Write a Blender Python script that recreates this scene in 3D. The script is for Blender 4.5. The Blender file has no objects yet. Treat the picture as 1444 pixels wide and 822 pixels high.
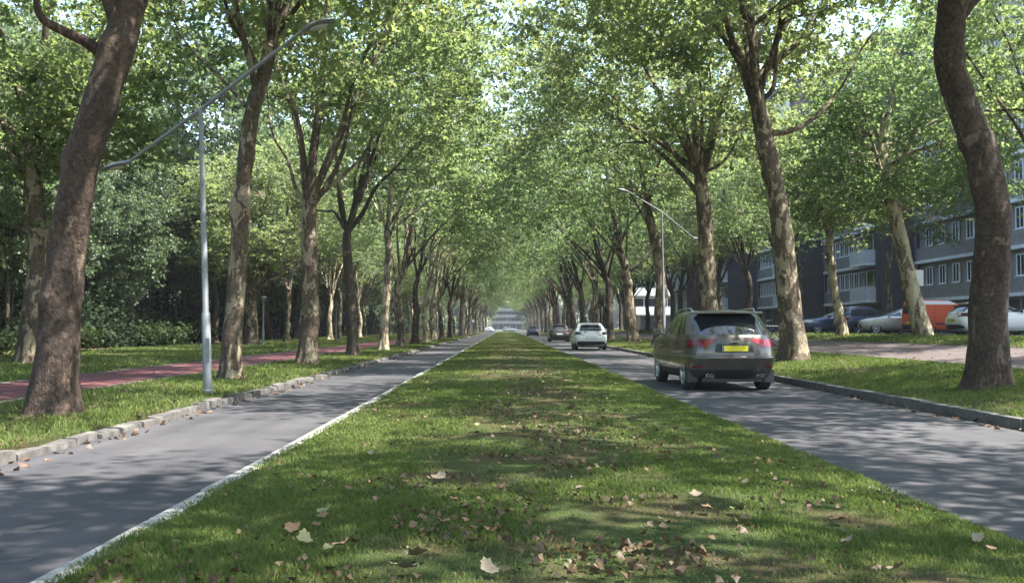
import bpy, bmesh, math, random
import numpy as np
from mathutils import Vector, Matrix, noise as mnoise
from mathutils.bvhtree import BVHTree
from mathutils.geometry import delaunay_2d_cdt

PI = math.pi
R = math.radians
random.seed(7)
scn = bpy.context.scene
C = scn.collection

# ------------------------------------------------------------------ camera
F = 1400.0            # focal length in photo pixels (photo 1444 x 822)
VX, VY = 712.0, 462.0  # vanishing point of the road
CAMH = 1.25
HAZE = 0.00028
cam_d = bpy.data.cameras.new('camera')
cam = bpy.data.objects.new('camera', cam_d)
C.objects.link(cam)
cam_d.sensor_width = 36.0
cam_d.lens = F / 1444.0 * 36.0
cam_d.clip_start = 0.1
cam_d.clip_end = 6000
cam.location = (0, 0, CAMH)
YAW = math.atan((722 - VX) / F)
PITCH = math.atan((VY - 411) / F)
cam.rotation_euler = (PI / 2 + PITCH, 0, -YAW)
scn.camera = cam
CM = cam.rotation_euler.to_matrix()


def at(px, py, d):
    """world point seen at photo pixel (px,py) on the plane y = d"""
    v = CM @ Vector(((px - 722) / F, (411 - py) / F, -1))
    t = d / v.y
    return Vector((v.x * t, d, CAMH + v.z * t))


# ------------------------------------------------------------------ helpers
def mesh_obj(name, verts, faces, mat=None, parent=None, smooth=False):
    me = bpy.data.meshes.new(name)
    me.from_pydata([tuple(v) for v in verts], [], [tuple(f) for f in faces])
    me.update()
    if smooth:
        me.polygons.foreach_set('use_smooth', [True] * len(me.polygons))
    o = bpy.data.objects.new(name, me)
    C.objects.link(o)
    if mat is not None:
        me.materials.append(mat)
    if parent is not None:
        o.parent = parent
    return o


def np_mesh(name, co, quads=None, tris=None, attr=None):
    """mesh from numpy arrays; attr = dict name -> float per vertex"""
    me = bpy.data.meshes.new(name)
    nv = len(co)
    loops, starts, tot = [], [], 0
    if quads is not None and len(quads):
        loops.append(quads.ravel()); starts.append(np.arange(len(quads)) * 4 + tot); tot += quads.size
    if tris is not None and len(tris):
        loops.append(tris.ravel()); starts.append(np.arange(len(tris)) * 3 + tot); tot += tris.size
    loops = np.concatenate(loops).astype(np.int32)
    starts = np.concatenate(starts).astype(np.int32)
    me.vertices.add(nv)
    me.vertices.foreach_set('co', np.ascontiguousarray(co, dtype=np.float32).ravel())
    me.loops.add(len(loops))
    me.loops.foreach_set('vertex_index', loops)
    me.polygons.add(len(starts))
    me.polygons.foreach_set('loop_start', starts)
    me.update(calc_edges=True)
    me.validate()
    if attr:
        for k, v in attr.items():
            a = me.attributes.new(k, 'FLOAT', 'POINT')
            a.data.foreach_set('value', np.ascontiguousarray(v, dtype=np.float32))
    return me


def link_mesh(name, me, mat=None, parent=None):
    if mat is not None and not me.materials:
        me.materials.append(mat)
    o = bpy.data.objects.new(name, me)
    C.objects.link(o)
    if parent is not None:
        o.parent = parent
    return o


def thing(name, label, cat, loc=(0, 0, 0), rotz=0.0, group=None):
    o = bpy.data.objects.new(name, None)
    o.empty_display_size = 0.3
    C.objects.link(o)
    o.location = loc
    o.rotation_euler = (0, 0, rotz)
    tag(o, label, cat, group)
    return o


def tag(o, label, cat, group=None):
    o['label'] = label
    o['category'] = cat
    if group:
        o['group'] = group
    return o


def struct(o):
    o['kind'] = 'structure'
    return o


class MB:
    def __init__(s):
        s.v, s.f = [], []

    def box(s, x0, x1, y0, y1, z0, z1):
        b = len(s.v)
        s.v += [(x0, y0, z0), (x1, y0, z0), (x1, y1, z0), (x0, y1, z0),
                (x0, y0, z1), (x1, y0, z1), (x1, y1, z1), (x0, y1, z1)]
        s.f += [tuple(b + i for i in q) for q in
                ((3, 2, 1, 0), (4, 5, 6, 7), (0, 1, 5, 4), (1, 2, 6, 5), (2, 3, 7, 6), (3, 0, 4, 7))]

    def tube(s, pts, rad, n=8, cap=True):
        pts = [Vector(p) for p in pts]
        if not isinstance(rad, (list, tuple)):
            rad = [rad] * len(pts)
        base = len(s.v)
        t0 = (pts[1] - pts[0]).normalized()
        ref = Vector((0, 0, 1)) if abs(t0.z) < 0.9 else Vector((1, 0, 0))
        a = t0.cross(ref).normalized()
        for i, p in enumerate(pts):
            t = (pts[min(i + 1, len(pts) - 1)] - pts[max(i - 1, 0)]).normalized()
            a = (a - t * a.dot(t)).normalized()
            b = t.cross(a)
            for k in range(n):
                w = 2 * PI * k / n
                s.v.append(tuple(p + (a * math.cos(w) + b * math.sin(w)) * rad[i]))
        for i in range(len(pts) - 1):
            for k in range(n):
                q = base + i * n
                s.f.append((q + k, q + (k + 1) % n, q + n + (k + 1) % n, q + n + k))
        if cap:
            s.f.append(tuple(base + k for k in range(n))[::-1])
            q = base + (len(pts) - 1) * n
            s.f.append(tuple(q + k for k in range(n)))

    def lathe(s, prof, axis='z', o=(0, 0, 0), n=16):
        """prof: list of (r, h)"""
        base = len(s.v)
        o = Vector(o)
        for r, h in prof:
            for k in range(n):
                w = 2 * PI * k / n
                c, sn = r * math.cos(w), r * math.sin(w)
                p = (c, sn, h) if axis == 'z' else ((h, c, sn) if axis == 'x' else (sn, h, c))
                s.v.append(tuple(o + Vector(p)))
        for i in range(len(prof) - 1):
            for k in range(n):
                q = base + i * n
                s.f.append((q + k, q + (k + 1) % n, q + n + (k + 1) % n, q + n + k))

    def prism(s, poly, y0, y1, plane='xz'):
        """extrude a 2D polygon"""
        b = len(s.v)
        n = len(poly)
        for y in (y0, y1):
            for (a, c) in poly:
                s.v.append((a, y, c) if plane == 'xz' else ((y, a, c) if plane == 'yz' else (a, c, y)))
        s.f.append(tuple(b + i for i in range(n)))
        s.f.append(tuple(b + n + i for i in range(n))[::-1])
        for i in range(n):
            j = (i + 1) % n
            s.f.append((b + j, b + i, b + n + i, b + n + j))

    def build(s, name, mat=None, parent=None, smooth=False, bevel=0, sharp=35):
        me = bpy.data.meshes.new(name)
        me.from_pydata(s.v, [], s.f)
        bm = bmesh.new()
        bm.from_mesh(me)
        bmesh.ops.recalc_face_normals(bm, faces=bm.faces)
        if bevel:
            bmesh.ops.bevel(bm, geom=bm.edges[:], offset=bevel, segments=2, affect='EDGES', profile=0.7)
        bm.to_mesh(me)
        bm.free()
        if smooth:
            me.polygons.foreach_set('use_smooth', [True] * len(me.polygons))
            me.set_sharp_from_angle(angle=R(sharp))
        o = bpy.data.objects.new(name, me)
        C.objects.link(o)
        if mat is not None:
            me.materials.append(mat)
        if parent is not None:
            o.parent = parent
        return o


# ------------------------------------------------------------------ materials
def new_mat(name):
    m = bpy.data.materials.new(name)
    m.use_nodes = True
    nt = m.node_tree
    nt.nodes.clear()
    out = nt.nodes.new('ShaderNodeOutputMaterial')
    return m, nt, out


def N(nt, t, **kw):
    n = nt.nodes.new(t)
    for k, v in kw.items():
        if k.startswith('i_'):
            key = k[2:]
            n.inputs[int(key) if key.isdigit() else key.replace('_', ' ')].default_value = v
        else:
            setattr(n, k, v)
    return n


def ramp(nt, stops, src, interp='LINEAR'):
    r = nt.nodes.new('ShaderNodeValToRGB')
    r.color_ramp.interpolation = interp
    e = r.color_ramp.elements
    while len(e) < len(stops):
        e.new(0.5)
    for i, (p, c) in enumerate(stops):
        e[i].position = p
        e[i].color = (*c, 1) if len(c) == 3 else c
    nt.links.new(src, r.inputs[0])
    return r.outputs[0]


def mixc(nt, fac, a, b, blend='MIX'):
    m = nt.nodes.new('ShaderNodeMix')
    m.data_type = 'RGBA'
    m.blend_type = blend
    for s, v in ((0, fac), (6, a), (7, b)):
        if hasattr(v, 'is_output') or isinstance(v, bpy.types.NodeSocket):
            nt.links.new(v, m.inputs[s])
        else:
            m.inputs[s].default_value = v if s == 0 else ((*v, 1) if len(v) == 3 else v)
    return m.outputs[2]


def noise_tex(nt, scale, detail=4, rough=0.55, vec=None, dist=0.0):
    n = N(nt, 'ShaderNodeTexNoise')
    n.inputs['Scale'].default_value = scale
    n.inputs['Detail'].default_value = detail
    n.inputs['Roughness'].default_value = rough
    n.inputs['Distortion'].default_value = dist
    if vec is not None:
        nt.links.new(vec, n.inputs['Vector'])
    return n.outputs['Fac']


def objco(nt, scale=(1, 1, 1)):
    tc = N(nt, 'ShaderNodeTexCoord')
    mp = N(nt, 'ShaderNodeMapping')
    mp.inputs['Scale'].default_value = scale
    nt.links.new(tc.outputs['Object'], mp.inputs['Vector'])
    return mp.outputs['Vector']


def bump(nt, h, strength=0.3, dist=0.02):
    b = N(nt, 'ShaderNodeBump')
    b.inputs['Strength'].default_value = strength
    b.inputs['Distance'].default_value = dist
    nt.links.new(h, b.inputs['Height'])
    return b.outputs['Normal']


def principled(nt, out, color, rough=0.6, normal=None, metallic=0.0, coat=0.0, spec=0.5):
    p = N(nt, 'ShaderNodeBsdfPrincipled')
    if isinstance(color, bpy.types.NodeSocket):
        nt.links.new(color, p.inputs['Base Color'])
    else:
        p.inputs['Base Color'].default_value = (*color, 1)
    if isinstance(rough, bpy.types.NodeSocket):
        nt.links.new(rough, p.inputs['Roughness'])
    else:
        p.inputs['Roughness'].default_value = rough
    p.inputs['Metallic'].default_value = metallic
    p.inputs['Coat Weight'].default_value = coat
    p.inputs['Coat Roughness'].default_value = 0.06
    p.inputs['Specular IOR Level'].default_value = spec
    if normal is not None:
        nt.links.new(normal, p.inputs['Normal'])
    nt.links.new(p.outputs[0], out.inputs['Surface'])
    return p


def m_plain(name, col, rough=0.6, metallic=0.0, coat=0.0, vary=0.25, scale=6.0, spec=0.5):
    m, nt, out = new_mat(name)
    v = objco(nt)
    n = noise_tex(nt, scale, 5, 0.6, v)
    lo = tuple(c * (1 - vary) for c in col)
    hi = tuple(min(1, c * (1 + vary)) for c in col)
    c = ramp(nt, [(0.3, lo), (0.7, hi)], n)
    principled(nt, out, c, rough, None, metallic, coat, spec)
    return m


def m_leaf(name, dark, mid, light, trans=0.45, tr_gain=1.7, gloss=0.03):
    m, nt, out = new_mat(name)
    at_ = N(nt, 'ShaderNodeAttribute', attribute_name='tint')
    c = ramp(nt, [(0.0, dark), (0.5, mid), (1.0, light)], at_.outputs['Fac'])
    oi = N(nt, 'ShaderNodeObjectInfo')
    hs = N(nt, 'ShaderNodeHueSaturation')
    mr = N(nt, 'ShaderNodeMapRange', i_3=0.47, i_4=0.515)
    nt.links.new(oi.outputs['Random'], mr.inputs[0])
    nt.links.new(mr.outputs[0], hs.inputs['Hue'])
    nt.links.new(c, hs.inputs['Color'])
    c = hs.outputs[0]
    d = N(nt, 'ShaderNodeBsdfDiffuse')
    t = N(nt, 'ShaderNodeBsdfTranslucent')
    g = N(nt, 'ShaderNodeBsdfGlossy')
    g.inputs['Roughness'].default_value = 0.55
    nt.links.new(c, d.inputs[0])
    tcol = mixc(nt, 1.0, c, (tr_gain * 1.0, tr_gain * 1.0, tr_gain * 0.80), 'MULTIPLY')
    nt.links.new(tcol, t.inputs[0])
    ms = N(nt, 'ShaderNodeMixShader')
    ms.inputs[0].default_value = trans
    nt.links.new(d.outputs[0], ms.inputs[1])
    nt.links.new(t.outputs[0], ms.inputs[2])
    m2 = N(nt, 'ShaderNodeMixShader')
    m2.inputs[0].default_value = gloss
    nt.links.new(ms.outputs[0], m2.inputs[1])
    nt.links.new(g.outputs[0], m2.inputs[2])
    nt.links.new(m2.outputs[0], out.inputs['Surface'])
    return m


def m_bark(name, base, flake, dark, flake_at=0.55, rough_bump=0.5):
    m, nt, out = new_mat(name)
    v = objco(nt)
    v2 = objco(nt, (1, 1, 0.45))
    v3 = objco(nt, (2.6, 2.6, 2.0))
    n1 = noise_tex(nt, 3.2, 5, 0.62, v2, 0.6)
    n2 = noise_tex(nt, 16, 4, 0.6, v)
    n3 = noise_tex(nt, 1.1, 3, 0.5, v)
    n4 = noise_tex(nt, 5, 5, 0.65, v3)
    c0 = ramp(nt, [(0.3, dark), (0.62, base)], n2)
    # flaking patches
    mask = ramp(nt, [(flake_at, (0, 0, 0)), (flake_at + 0.02, (1, 1, 1))], n1)
    vo = N(nt, 'ShaderNodeTexVoronoi')
    vo.inputs['Scale'].default_value = 7.0
    nd_ = N(nt, 'ShaderNodeTexNoise'); nd_.inputs['Scale'].default_value = 5.0
    nt.links.new(v2, nd_.inputs['Vector'])
    va = N(nt, 'ShaderNodeVectorMath', operation='ADD')
    nt.links.new(v2, va.inputs[0]); nt.links.new(nd_.outputs['Color'], va.inputs[1])
    nt.links.new(va.outputs[0], vo.inputs['Vector'])
    plate = ramp(nt, [(0.0, (0.62, 0.6, 0.58)), (0.5, (1.0, 1.0, 1.0)), (1.0, (1.3, 1.26, 1.15))], vo.outputs['Color'])
    c0 = mixc(nt, 1.0, c0, plate, 'MULTIPLY')
    fl2 = mixc(nt, 0.6, flake, mixc(nt, 1.0, flake, plate, 'MULTIPLY'))
    c1 = mixc(nt, mask, c0, fl2)
    m2 = ramp(nt, [(0.28, (1, 1, 1)), (0.36, (0, 0, 0))], n1)
    c2 = mixc(nt, m2, c1, tuple(x * 0.75 for x in base[:1]) + (base[1] * 0.95, base[2] * 0.7))
    wet = ramp(nt, [(0.35, (0.72, 0.72, 0.72)), (0.65, (1.08, 1.04, 1.0))], n3)
    c3 = mixc(nt, 1.0, c2, wet, 'MULTIPLY')
    ad = N(nt, 'ShaderNodeMath', operation='ADD')
    nt.links.new(n4, ad.inputs[0])
    nt.links.new(n1, ad.inputs[1])
    nb = bump(nt, ad.outputs[0], rough_bump, 0.05)
    principled(nt, out, c3, 0.85, nb, spec=0.25)
    return m


def m_asphalt(name, a, b, grit=1.0):
    m, nt, out = new_mat(name)
    v = objco(nt)
    vl = objco(nt, (1.6, 0.12, 1))
    fine = noise_tex(nt, 130, 3, 0.7, v)
    big = noise_tex(nt, 0.6, 4, 0.6, v)
    lane = noise_tex(nt, 1.2, 3, 0.5, vl)
    c = ramp(nt, [(0.33, a), (0.68, b)], fine)
    w = ramp(nt, [(0.3, (0.72, 0.72, 0.74)), (0.7, (1.2, 1.18, 1.16))], big)
    c = mixc(nt, 1.0, c, w, 'MULTIPLY')
    w2 = ramp(nt, [(0.35, (0.74, 0.74, 0.75)), (0.65, (1.16, 1.16, 1.15))], lane)
    c = mixc(nt, 1.0, c, w2, 'MULTIPLY')
    # thin cracks
    vo = N(nt, 'ShaderNodeTexVoronoi', feature='DISTANCE_TO_EDGE')
    vo.inputs['Scale'].default_value = 0.35
    dn = N(nt, 'ShaderNodeTexNoise')
    dn.inputs['Scale'].default_value = 1.4
    nt.links.new(v, dn.inputs['Vector'])
    mx = N(nt, 'ShaderNodeVectorMath', operation='ADD')
    nt.links.new(v, mx.inputs[0])
    nt.links.new(dn.outputs['Color'], mx.inputs[1])
    nt.links.new(mx.outputs[0], vo.inputs['Vector'])
    cr = ramp(nt, [(0.0, (0.55, 0.55, 0.55)), (0.006, (1, 1, 1))], vo.outputs['Distance'])
    c = mixc(nt, 1.0, c, cr, 'MULTIPLY')
    nb = bump(nt, fine, 0.35 * grit, 0.006)
    principled(nt, out, c, 0.82, nb, spec=0.35)
    return m


def m_soil_grass(name):
    """ground under the blades: green turf with browner, worn patches"""
    m, nt, out = new_mat(name)
    v = objco(nt)
    n1 = noise_tex(nt, 0.9, 5, 0.6, v)
    n2 = noise_tex(nt, 14, 5, 0.7, v)
    n3 = noise_tex(nt, 60, 3, 0.7, v)
    g = ramp(nt, [(0.25, (0.050, 0.070, 0.022)), (0.75, (0.095, 0.130, 0.042))], n2)
    b = ramp(nt, [(0.3, (0.050, 0.038, 0.022)), (0.7, (0.15, 0.115, 0.062))], n3)
    mask = ramp(nt, [(0.44, (0, 0, 0)), (0.60, (0.95, 0.95, 0.95))], n1)
    c = mixc(nt, mask, g, b)
    nb = bump(nt, n3, 1.0, 0.06)
    principled(nt, out, c, 0.95, nb, spec=0.1)
    return m


def m_grass(name):
    m, nt, out = new_mat(name)
    at_ = N(nt, 'ShaderNodeAttribute', attribute_name='tint')
    c = ramp(nt, [(0.0, (0.060, 0.080, 0.025)), (0.4, (0.106, 0.136, 0.044)), (0.75, (0.165, 0.182, 0.074)),
                  (1.0, (0.29, 0.235, 0.13))], at_.outputs['Fac'])
    d = N(nt, 'ShaderNodeBsdfDiffuse')
    t = N(nt, 'ShaderNodeBsdfTranslucent')
    nt.links.new(c, d.inputs[0])
    tc = mixc(nt, 1.0, c, (1.3, 1.45, 0.8), 'MULTIPLY')
    nt.links.new(tc, t.inputs[0])
    ms = N(nt, 'ShaderNodeMixShader')
    ms.inputs[0].default_value = 0.35
    nt.links.new(d.outputs[0], ms.inputs[1])
    nt.links.new(t.outputs[0], ms.inputs[2])
    nt.links.new(ms.outputs[0], out.inputs['Surface'])
    return m


def m_brick(name, c1, c2, mortar, scale, bw=0.5, rh=0.25, plane='xy'):
    m, nt, out = new_mat(name)
    tc = N(nt, 'ShaderNodeTexCoord')
    mp = N(nt, 'ShaderNodeMapping')
    if plane == 'yz':
        mp.inputs['Rotation'].default_value = (0, 0, 0)
        sx = N(nt, 'ShaderNodeSeparateXYZ')
        cb = N(nt, 'ShaderNodeCombineXYZ')
        ad = N(nt, 'ShaderNodeMath', operation='ADD')
        nt.links.new(tc.outputs['Object'], sx.inputs[0])
        nt.links.new(sx.outputs[0], ad.inputs[0])
        nt.links.new(sx.outputs[1], ad.inputs[1])
        nt.links.new(ad.outputs[0], cb.inputs[0])
        nt.links.new(sx.outputs[2], cb.inputs[1])
        nt.links.new(cb.outputs[0], mp.inputs['Vector'])
    else:
        nt.links.new(tc.outputs['Object'], mp.inputs['Vector'])
    b = N(nt, 'ShaderNodeTexBrick')
    b.inputs['Scale'].default_value = scale
    b.inputs['Color1'].default_value = (*c1, 1)
    b.inputs['Color2'].default_value = (*c2, 1)
    b.inputs['Mortar'].default_value = (*mortar, 1)
    b.inputs['Mortar Size'].default_value = 0.02
    b.inputs['Brick Width'].default_value = bw
    b.inputs['Row Height'].default_value = rh
    nt.links.new(mp.outputs[0], b.inputs['Vector'])
    n = noise_tex(nt, 0.8, 4, 0.6, mp.outputs[0])
    w = ramp(nt, [(0.3, (0.8, 0.8, 0.8)), (0.7, (1.15, 1.15, 1.15))], n)
    c = mixc(nt, 1.0, b.outputs[0], w, 'MULTIPLY')
    nb = bump(nt, b.outputs['Fac'], -0.3, 0.01)
    principled(nt, out, c, 0.85, nb, spec=0.3)
    return m


def m_glass(name, col=(0.02, 0.024, 0.028), rough=0.04):
    m, nt, out = new_mat(name)
    v = objco(nt)
    n = noise_tex(nt, 2.0, 2, 0.5, v)
    c = ramp(nt, [(0.3, tuple(x * 0.7 for x in col)), (0.7, tuple(x * 1.3 for x in col))], n)
    principled(nt, out, c, rough, None, spec=0.8)
    return m


def m_paint(name, col, metallic=0.0, rough=0.3):
    m, nt, out = new_mat(name)
    v = objco(nt)
    n = noise_tex(nt, 3, 5, 0.65, v)
    # a little road dust low down on the panels
    sx = N(nt, 'ShaderNodeSeparateXYZ')
    tc = N(nt, 'ShaderNodeTexCoord')
    nt.links.new(tc.outputs['Object'], sx.inputs[0])
    mr = N(nt, 'ShaderNodeMapRange', i_1=0.75, i_2=0.2, i_3=0.0, i_4=0.5)
    nt.links.new(sx.outputs[2], mr.inputs[0])
    mu = N(nt, 'ShaderNodeMath', operation='MULTIPLY')
    nt.links.new(mr.outputs[0], mu.inputs[0])
    nt.links.new(n, mu.inputs[1])
    c = mixc(nt, mu.outputs[0], col, (0.10, 0.095, 0.085))
    rr = ramp(nt, [(0.3, (rough, rough, rough)), (0.75, (rough + 0.14,) * 3)], n)
    principled(nt, out, c, rr, None, metallic, 0.7)
    return m


M = {}
M['leaf'] = m_leaf('plane_leaf', (0.060, 0.090, 0.034), (0.108, 0.152, 0.060), (0.170, 0.210, 0.095), 0.56, 2.3)
M['leaf_wood'] = m_leaf('woodland_leaf', (0.042, 0.068, 0.032), (0.082, 0.120, 0.056), (0.140, 0.172, 0.085), 0.5, 2.1)
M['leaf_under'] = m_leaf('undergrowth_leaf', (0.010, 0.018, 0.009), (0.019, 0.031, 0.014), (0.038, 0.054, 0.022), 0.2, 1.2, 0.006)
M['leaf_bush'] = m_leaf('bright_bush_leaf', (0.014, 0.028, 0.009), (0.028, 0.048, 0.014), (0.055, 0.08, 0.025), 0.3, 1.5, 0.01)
M['bark_brown'] = m_bark('brown_bark', (0.082, 0.058, 0.045), (0.150, 0.115, 0.088), (0.030, 0.022, 0.019), 0.60, 0.9)
M['bark_flaky'] = m_bark('flaking_bark', (0.108, 0.084, 0.058), (0.26, 0.22, 0.155), (0.044, 0.033, 0.025), 0.53, 0.7)
M['bark_pale'] = m_bark('pale_bark', (0.16, 0.13, 0.088), (0.36, 0.32, 0.23), (0.07, 0.055, 0.038), 0.47, 0.7)
M['bark_dark'] = m_bark('dark_bark', (0.062, 0.049, 0.036), (0.12, 0.10, 0.070), (0.030, 0.024, 0.019), 0.58, 0.6)
M['asphalt'] = m_asphalt('asphalt', (0.028, 0.0275, 0.031), (0.078, 0.075, 0.079))
M['asphalt_red'] = m_asphalt('red_asphalt', (0.075, 0.023, 0.024), (0.145, 0.048, 0.048))
M['park_asphalt'] = m_asphalt('grey_paving', (0.075, 0.075, 0.078), (0.15, 0.15, 0.15))
M['paver'] = m_brick('brick_paving', (0.078, 0.058, 0.055), (0.115, 0.086, 0.080), (0.05, 0.042, 0.04), 5.0)
M['turf'] = m_soil_grass('turf_soil')
M['grass'] = m_grass('grass_blade')
M['kerb_white'] = m_plain('pale_concrete', (0.26, 0.25, 0.232), 0.85, vary=0.5, scale=9)
M['kerb_grey'] = m_plain('worn_kerb_stone', (0.088, 0.081, 0.074), 0.9, vary=0.6, scale=5)
M['kerb_dark'] = m_plain('dark_kerb_stone', (0.085, 0.08, 0.074), 0.9, vary=0.45, scale=5)
M['galv'] = m_plain('galvanised_steel', (0.19, 0.20, 0.205), 0.55, 0.3, vary=0.18, scale=9)
M['lamp_glass'] = m_plain('lamp_lens', (0.55, 0.56, 0.55), 0.2, vary=0.05)
M['brick_dark'] = m_brick('dark_brick', (0.072, 0.066, 0.072), (0.10, 0.09, 0.094), (0.07, 0.068, 0.07), 4.0, plane='yz')
M['render_brown'] = m_plain('brown_panel', (0.25, 0.225, 0.21), 0.8, vary=0.15, scale=2)
M['white_trim'] = m_plain('white_trim', (0.74, 0.75, 0.78), 0.6, vary=0.1, scale=3)
M['grey_panel'] = m_plain('grey_balcony_panel', (0.52, 0.53, 0.57), 0.7, vary=0.12, scale=3)
M['pane'] = m_glass('window_pane', (0.035, 0.042, 0.055))
M['roofing'] = m_plain('roofing', (0.12, 0.12, 0.12), 0.9)
M['dark_void'] = m_plain('garage_shade', (0.045, 0.047, 0.058), 0.7)  # shade inside the open garages, as a dark colour
M['curtain'] = m_plain('curtain', (0.40, 0.40, 0.41), 0.9, vary=0.25, scale=12)
M['tyre'] = m_plain('tyre_rubber', (0.022, 0.022, 0.023), 0.85, vary=0.3)
M['rim'] = m_plain('alloy', (0.50, 0.51, 0.52), 0.35, 0.8, vary=0.1)
M['black_plastic'] = m_plain('black_plastic', (0.022, 0.022, 0.024), 0.55, vary=0.25)
M['car_glass'] = m_glass('car_glass', (0.016, 0.019, 0.021), 0.05)
M['red_lens'] = m_plain('red_lens', (0.11, 0.010, 0.010), 0.2, coat=0.3, vary=0.25, scale=20)
M['red_lens_lit'] = m_plain('lit_red_lens', (0.30, 0.018, 0.03), 0.2, coat=0.3, vary=0.25, scale=20)  # same red lens, with the light on the right side in its colour
M['dark_lens'] = m_plain('dark_lens', (0.045, 0.012, 0.013), 0.14, coat=0.5, vary=0.25, scale=20)
M['clear_lens'] = m_plain('clear_lens', (0.55, 0.57, 0.60), 0.1, 0.3, 0.8, vary=0.3, scale=20)
M['plate_yellow'] = m_plain('yellow_plate', (0.60, 0.52, 0.015), 0.5, vary=0.05)
M['chrome'] = m_plain('chrome', (0.62, 0.62, 0.63), 0.16, 0.95, vary=0.05)
M['paint_bronze'] = m_paint('bronze_grey_paint', (0.100, 0.087, 0.076), 0.6, 0.28)
M['paint_white'] = m_paint('white_paint', (0.80, 0.80, 0.80))
M['paint_darkgrey'] = m_paint('dark_grey_paint', (0.014, 0.0135, 0.0135), 0.0, 0.4)
M['paint_blue'] = m_paint('blue_paint', (0.035, 0.065, 0.16), 0.3)
M['paint_navy'] = m_paint('navy_paint', (0.022, 0.036, 0.085), 0.3)
M['paint_silver'] = m_paint('silver_paint', (0.52, 0.52, 0.50), 0.5)
M['paint_orange'] = m_paint('orange_paint', (0.66, 0.10, 0.035))
M['litter_brown'] = m_leaf('dry_leaf', (0.048, 0.033, 0.017), (0.100, 0.068, 0.033), (0.20, 0.150, 0.080), 0.15, 1.0)
M['litter_pale'] = m_plain('pale_dry_leaf', (0.20, 0.16, 0.105), 0.8, vary=0.4, scale=14)
M['litter_green'] = m_plain('yellow_green_leaf', (0.17, 0.165, 0.07), 0.8, vary=0.35, scale=14)
M['litter_rust'] = m_plain('rust_brown_leaf', (0.135, 0.080, 0.040), 0.8, vary=0.4, scale=14)
M['sign_white'] = m_plain('sign_white', (0.78, 0.78, 0.78), 0.5, vary=0.05)
M['sign_blue'] = m_plain('sign_blue', (0.02, 0.09, 0.40), 0.4, vary=0.05)

# ------------------------------------------------------------------ light
EL, AZ = R(60), R(-14)     # sun from the right, a touch behind the camera
sv = Vector((math.cos(EL) * math.cos(AZ), math.cos(EL) * math.sin(AZ), math.sin(EL)))
sd = bpy.data.lights.new('sun', 'SUN')
sd.energy = 5.0
sd.angle = R(0.55)
sd.color = (1.0, 0.955, 0.89)
sun = bpy.data.objects.new('sun', sd)
C.objects.link(sun)
sun.location = (30, -10, 60)
sun.rotation_euler = (-sv).to_track_quat('-Z', 'Y').to_euler()
w = bpy.data.worlds.new('World')
scn.world = w
w.use_nodes = True
nt = w.node_tree
bg = nt.nodes['Background']
sky = nt.nodes.new('ShaderNodeTexSky')
sky.sky_type = 'NISHITA'
sky.sun_disc = False
sky.sun_elevation = EL
sky.sun_rotation = PI / 2 - AZ
sky.air_density = 1.3
sky.dust_density = 1.2
nt.links.new(sky.outputs[0], bg.inputs[0])
bg.inputs[1].default_value = 0.135
scn.view_settings.view_transform = 'Standard'
scn.view_settings.look = 'None'
scn.view_settings.exposure = 2.15
scn.view_settings.gamma = 1.0
scn.cycles.max_bounces = 7
scn.cycles.diffuse_bounces = 4
scn.cycles.glossy_bounces = 3
scn.cycles.transmission_bounces = 4
scn.cycles.transparent_max_bounces = 6
scn.cycles.use_denoising = True
scn.cycles.caustics_reflective = False
scn.cycles.caustics_refractive = False

# ------------------------------------------------------------------ ground
LK, LM, RM, RK = -4.56, -2.165, 2.80, 6.30     # kerb / median edges


def smooth_interp(x, pts):
    for (a, za), (b, zb) in zip(pts, pts[1:]):
        if x <= b:
            t = max(0.0, (x - a) / (b - a))
            return za + (zb - za) * t
    return pts[-1][1]


PROF_L = [(-3000, 0.35), (-60, 0.35), (-20, 0.26), (-9.6, 0.19), (-4.7, 0.115)]
PROF_R = [(6.4, 0.11), (8.4, 0.30), (10.3, 0.42), (14.8, 0.66), (17.0, 0.86), (19.0, 0.88), (3000, 0.9)]


def gz(x):
    if x < -4.7:
        return smooth_interp(x, PROF_L)
    if x > 6.4:
        return smooth_interp(x, PROF_R)
    if LM + 0.1 < x < RM:
        u = (x - LM) / (RM - LM)
        return 0.085 + 0.06 * math.sin(PI * u)
    return 0.0


def gz_np(x):
    L = np.interp(x, [p[0] for p in PROF_L], [p[1] for p in PROF_L])
    Rr = np.interp(x, [p[0] for p in PROF_R], [p[1] for p in PROF_R])
    u = np.clip((x - LM) / (RM - LM), 0, 1)
    med = 0.085 + 0.06 * np.sin(PI * u)
    return np.where(x < -4.7, L, np.where(x > 6.4, Rr, med))


Y0, Y1 = -80.0, 2600.0
xs = [-3000, -300, -60, -20, -9.6, -4.72, -4.70, 6.42, 6.44, 8.4, 10.3, 14.8, 17.0, 19.0, 60, 300, 3000]
zs = [0.35, 0.35, 0.35, 0.26, 0.19, 0.113, -0.08, -0.08, 0.112, 0.30, 0.42, 0.66, 0.86, 0.88, 0.88, 0.89, 0.9]
ys = [-1500, Y0, 0, 20, 60, 140, 400, Y1]
vv = [(x, y, z) for y in ys for x, z in zip(xs, zs)]
nx = len(xs)
ff = [(j * nx + i, j * nx + i + 1, (j + 1) * nx + i + 1, (j + 1) * nx + i) for j in range(len(ys) - 1) for i in range(nx - 1)]
struct(mesh_obj('ground', vv, ff, M['turf']))


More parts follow.
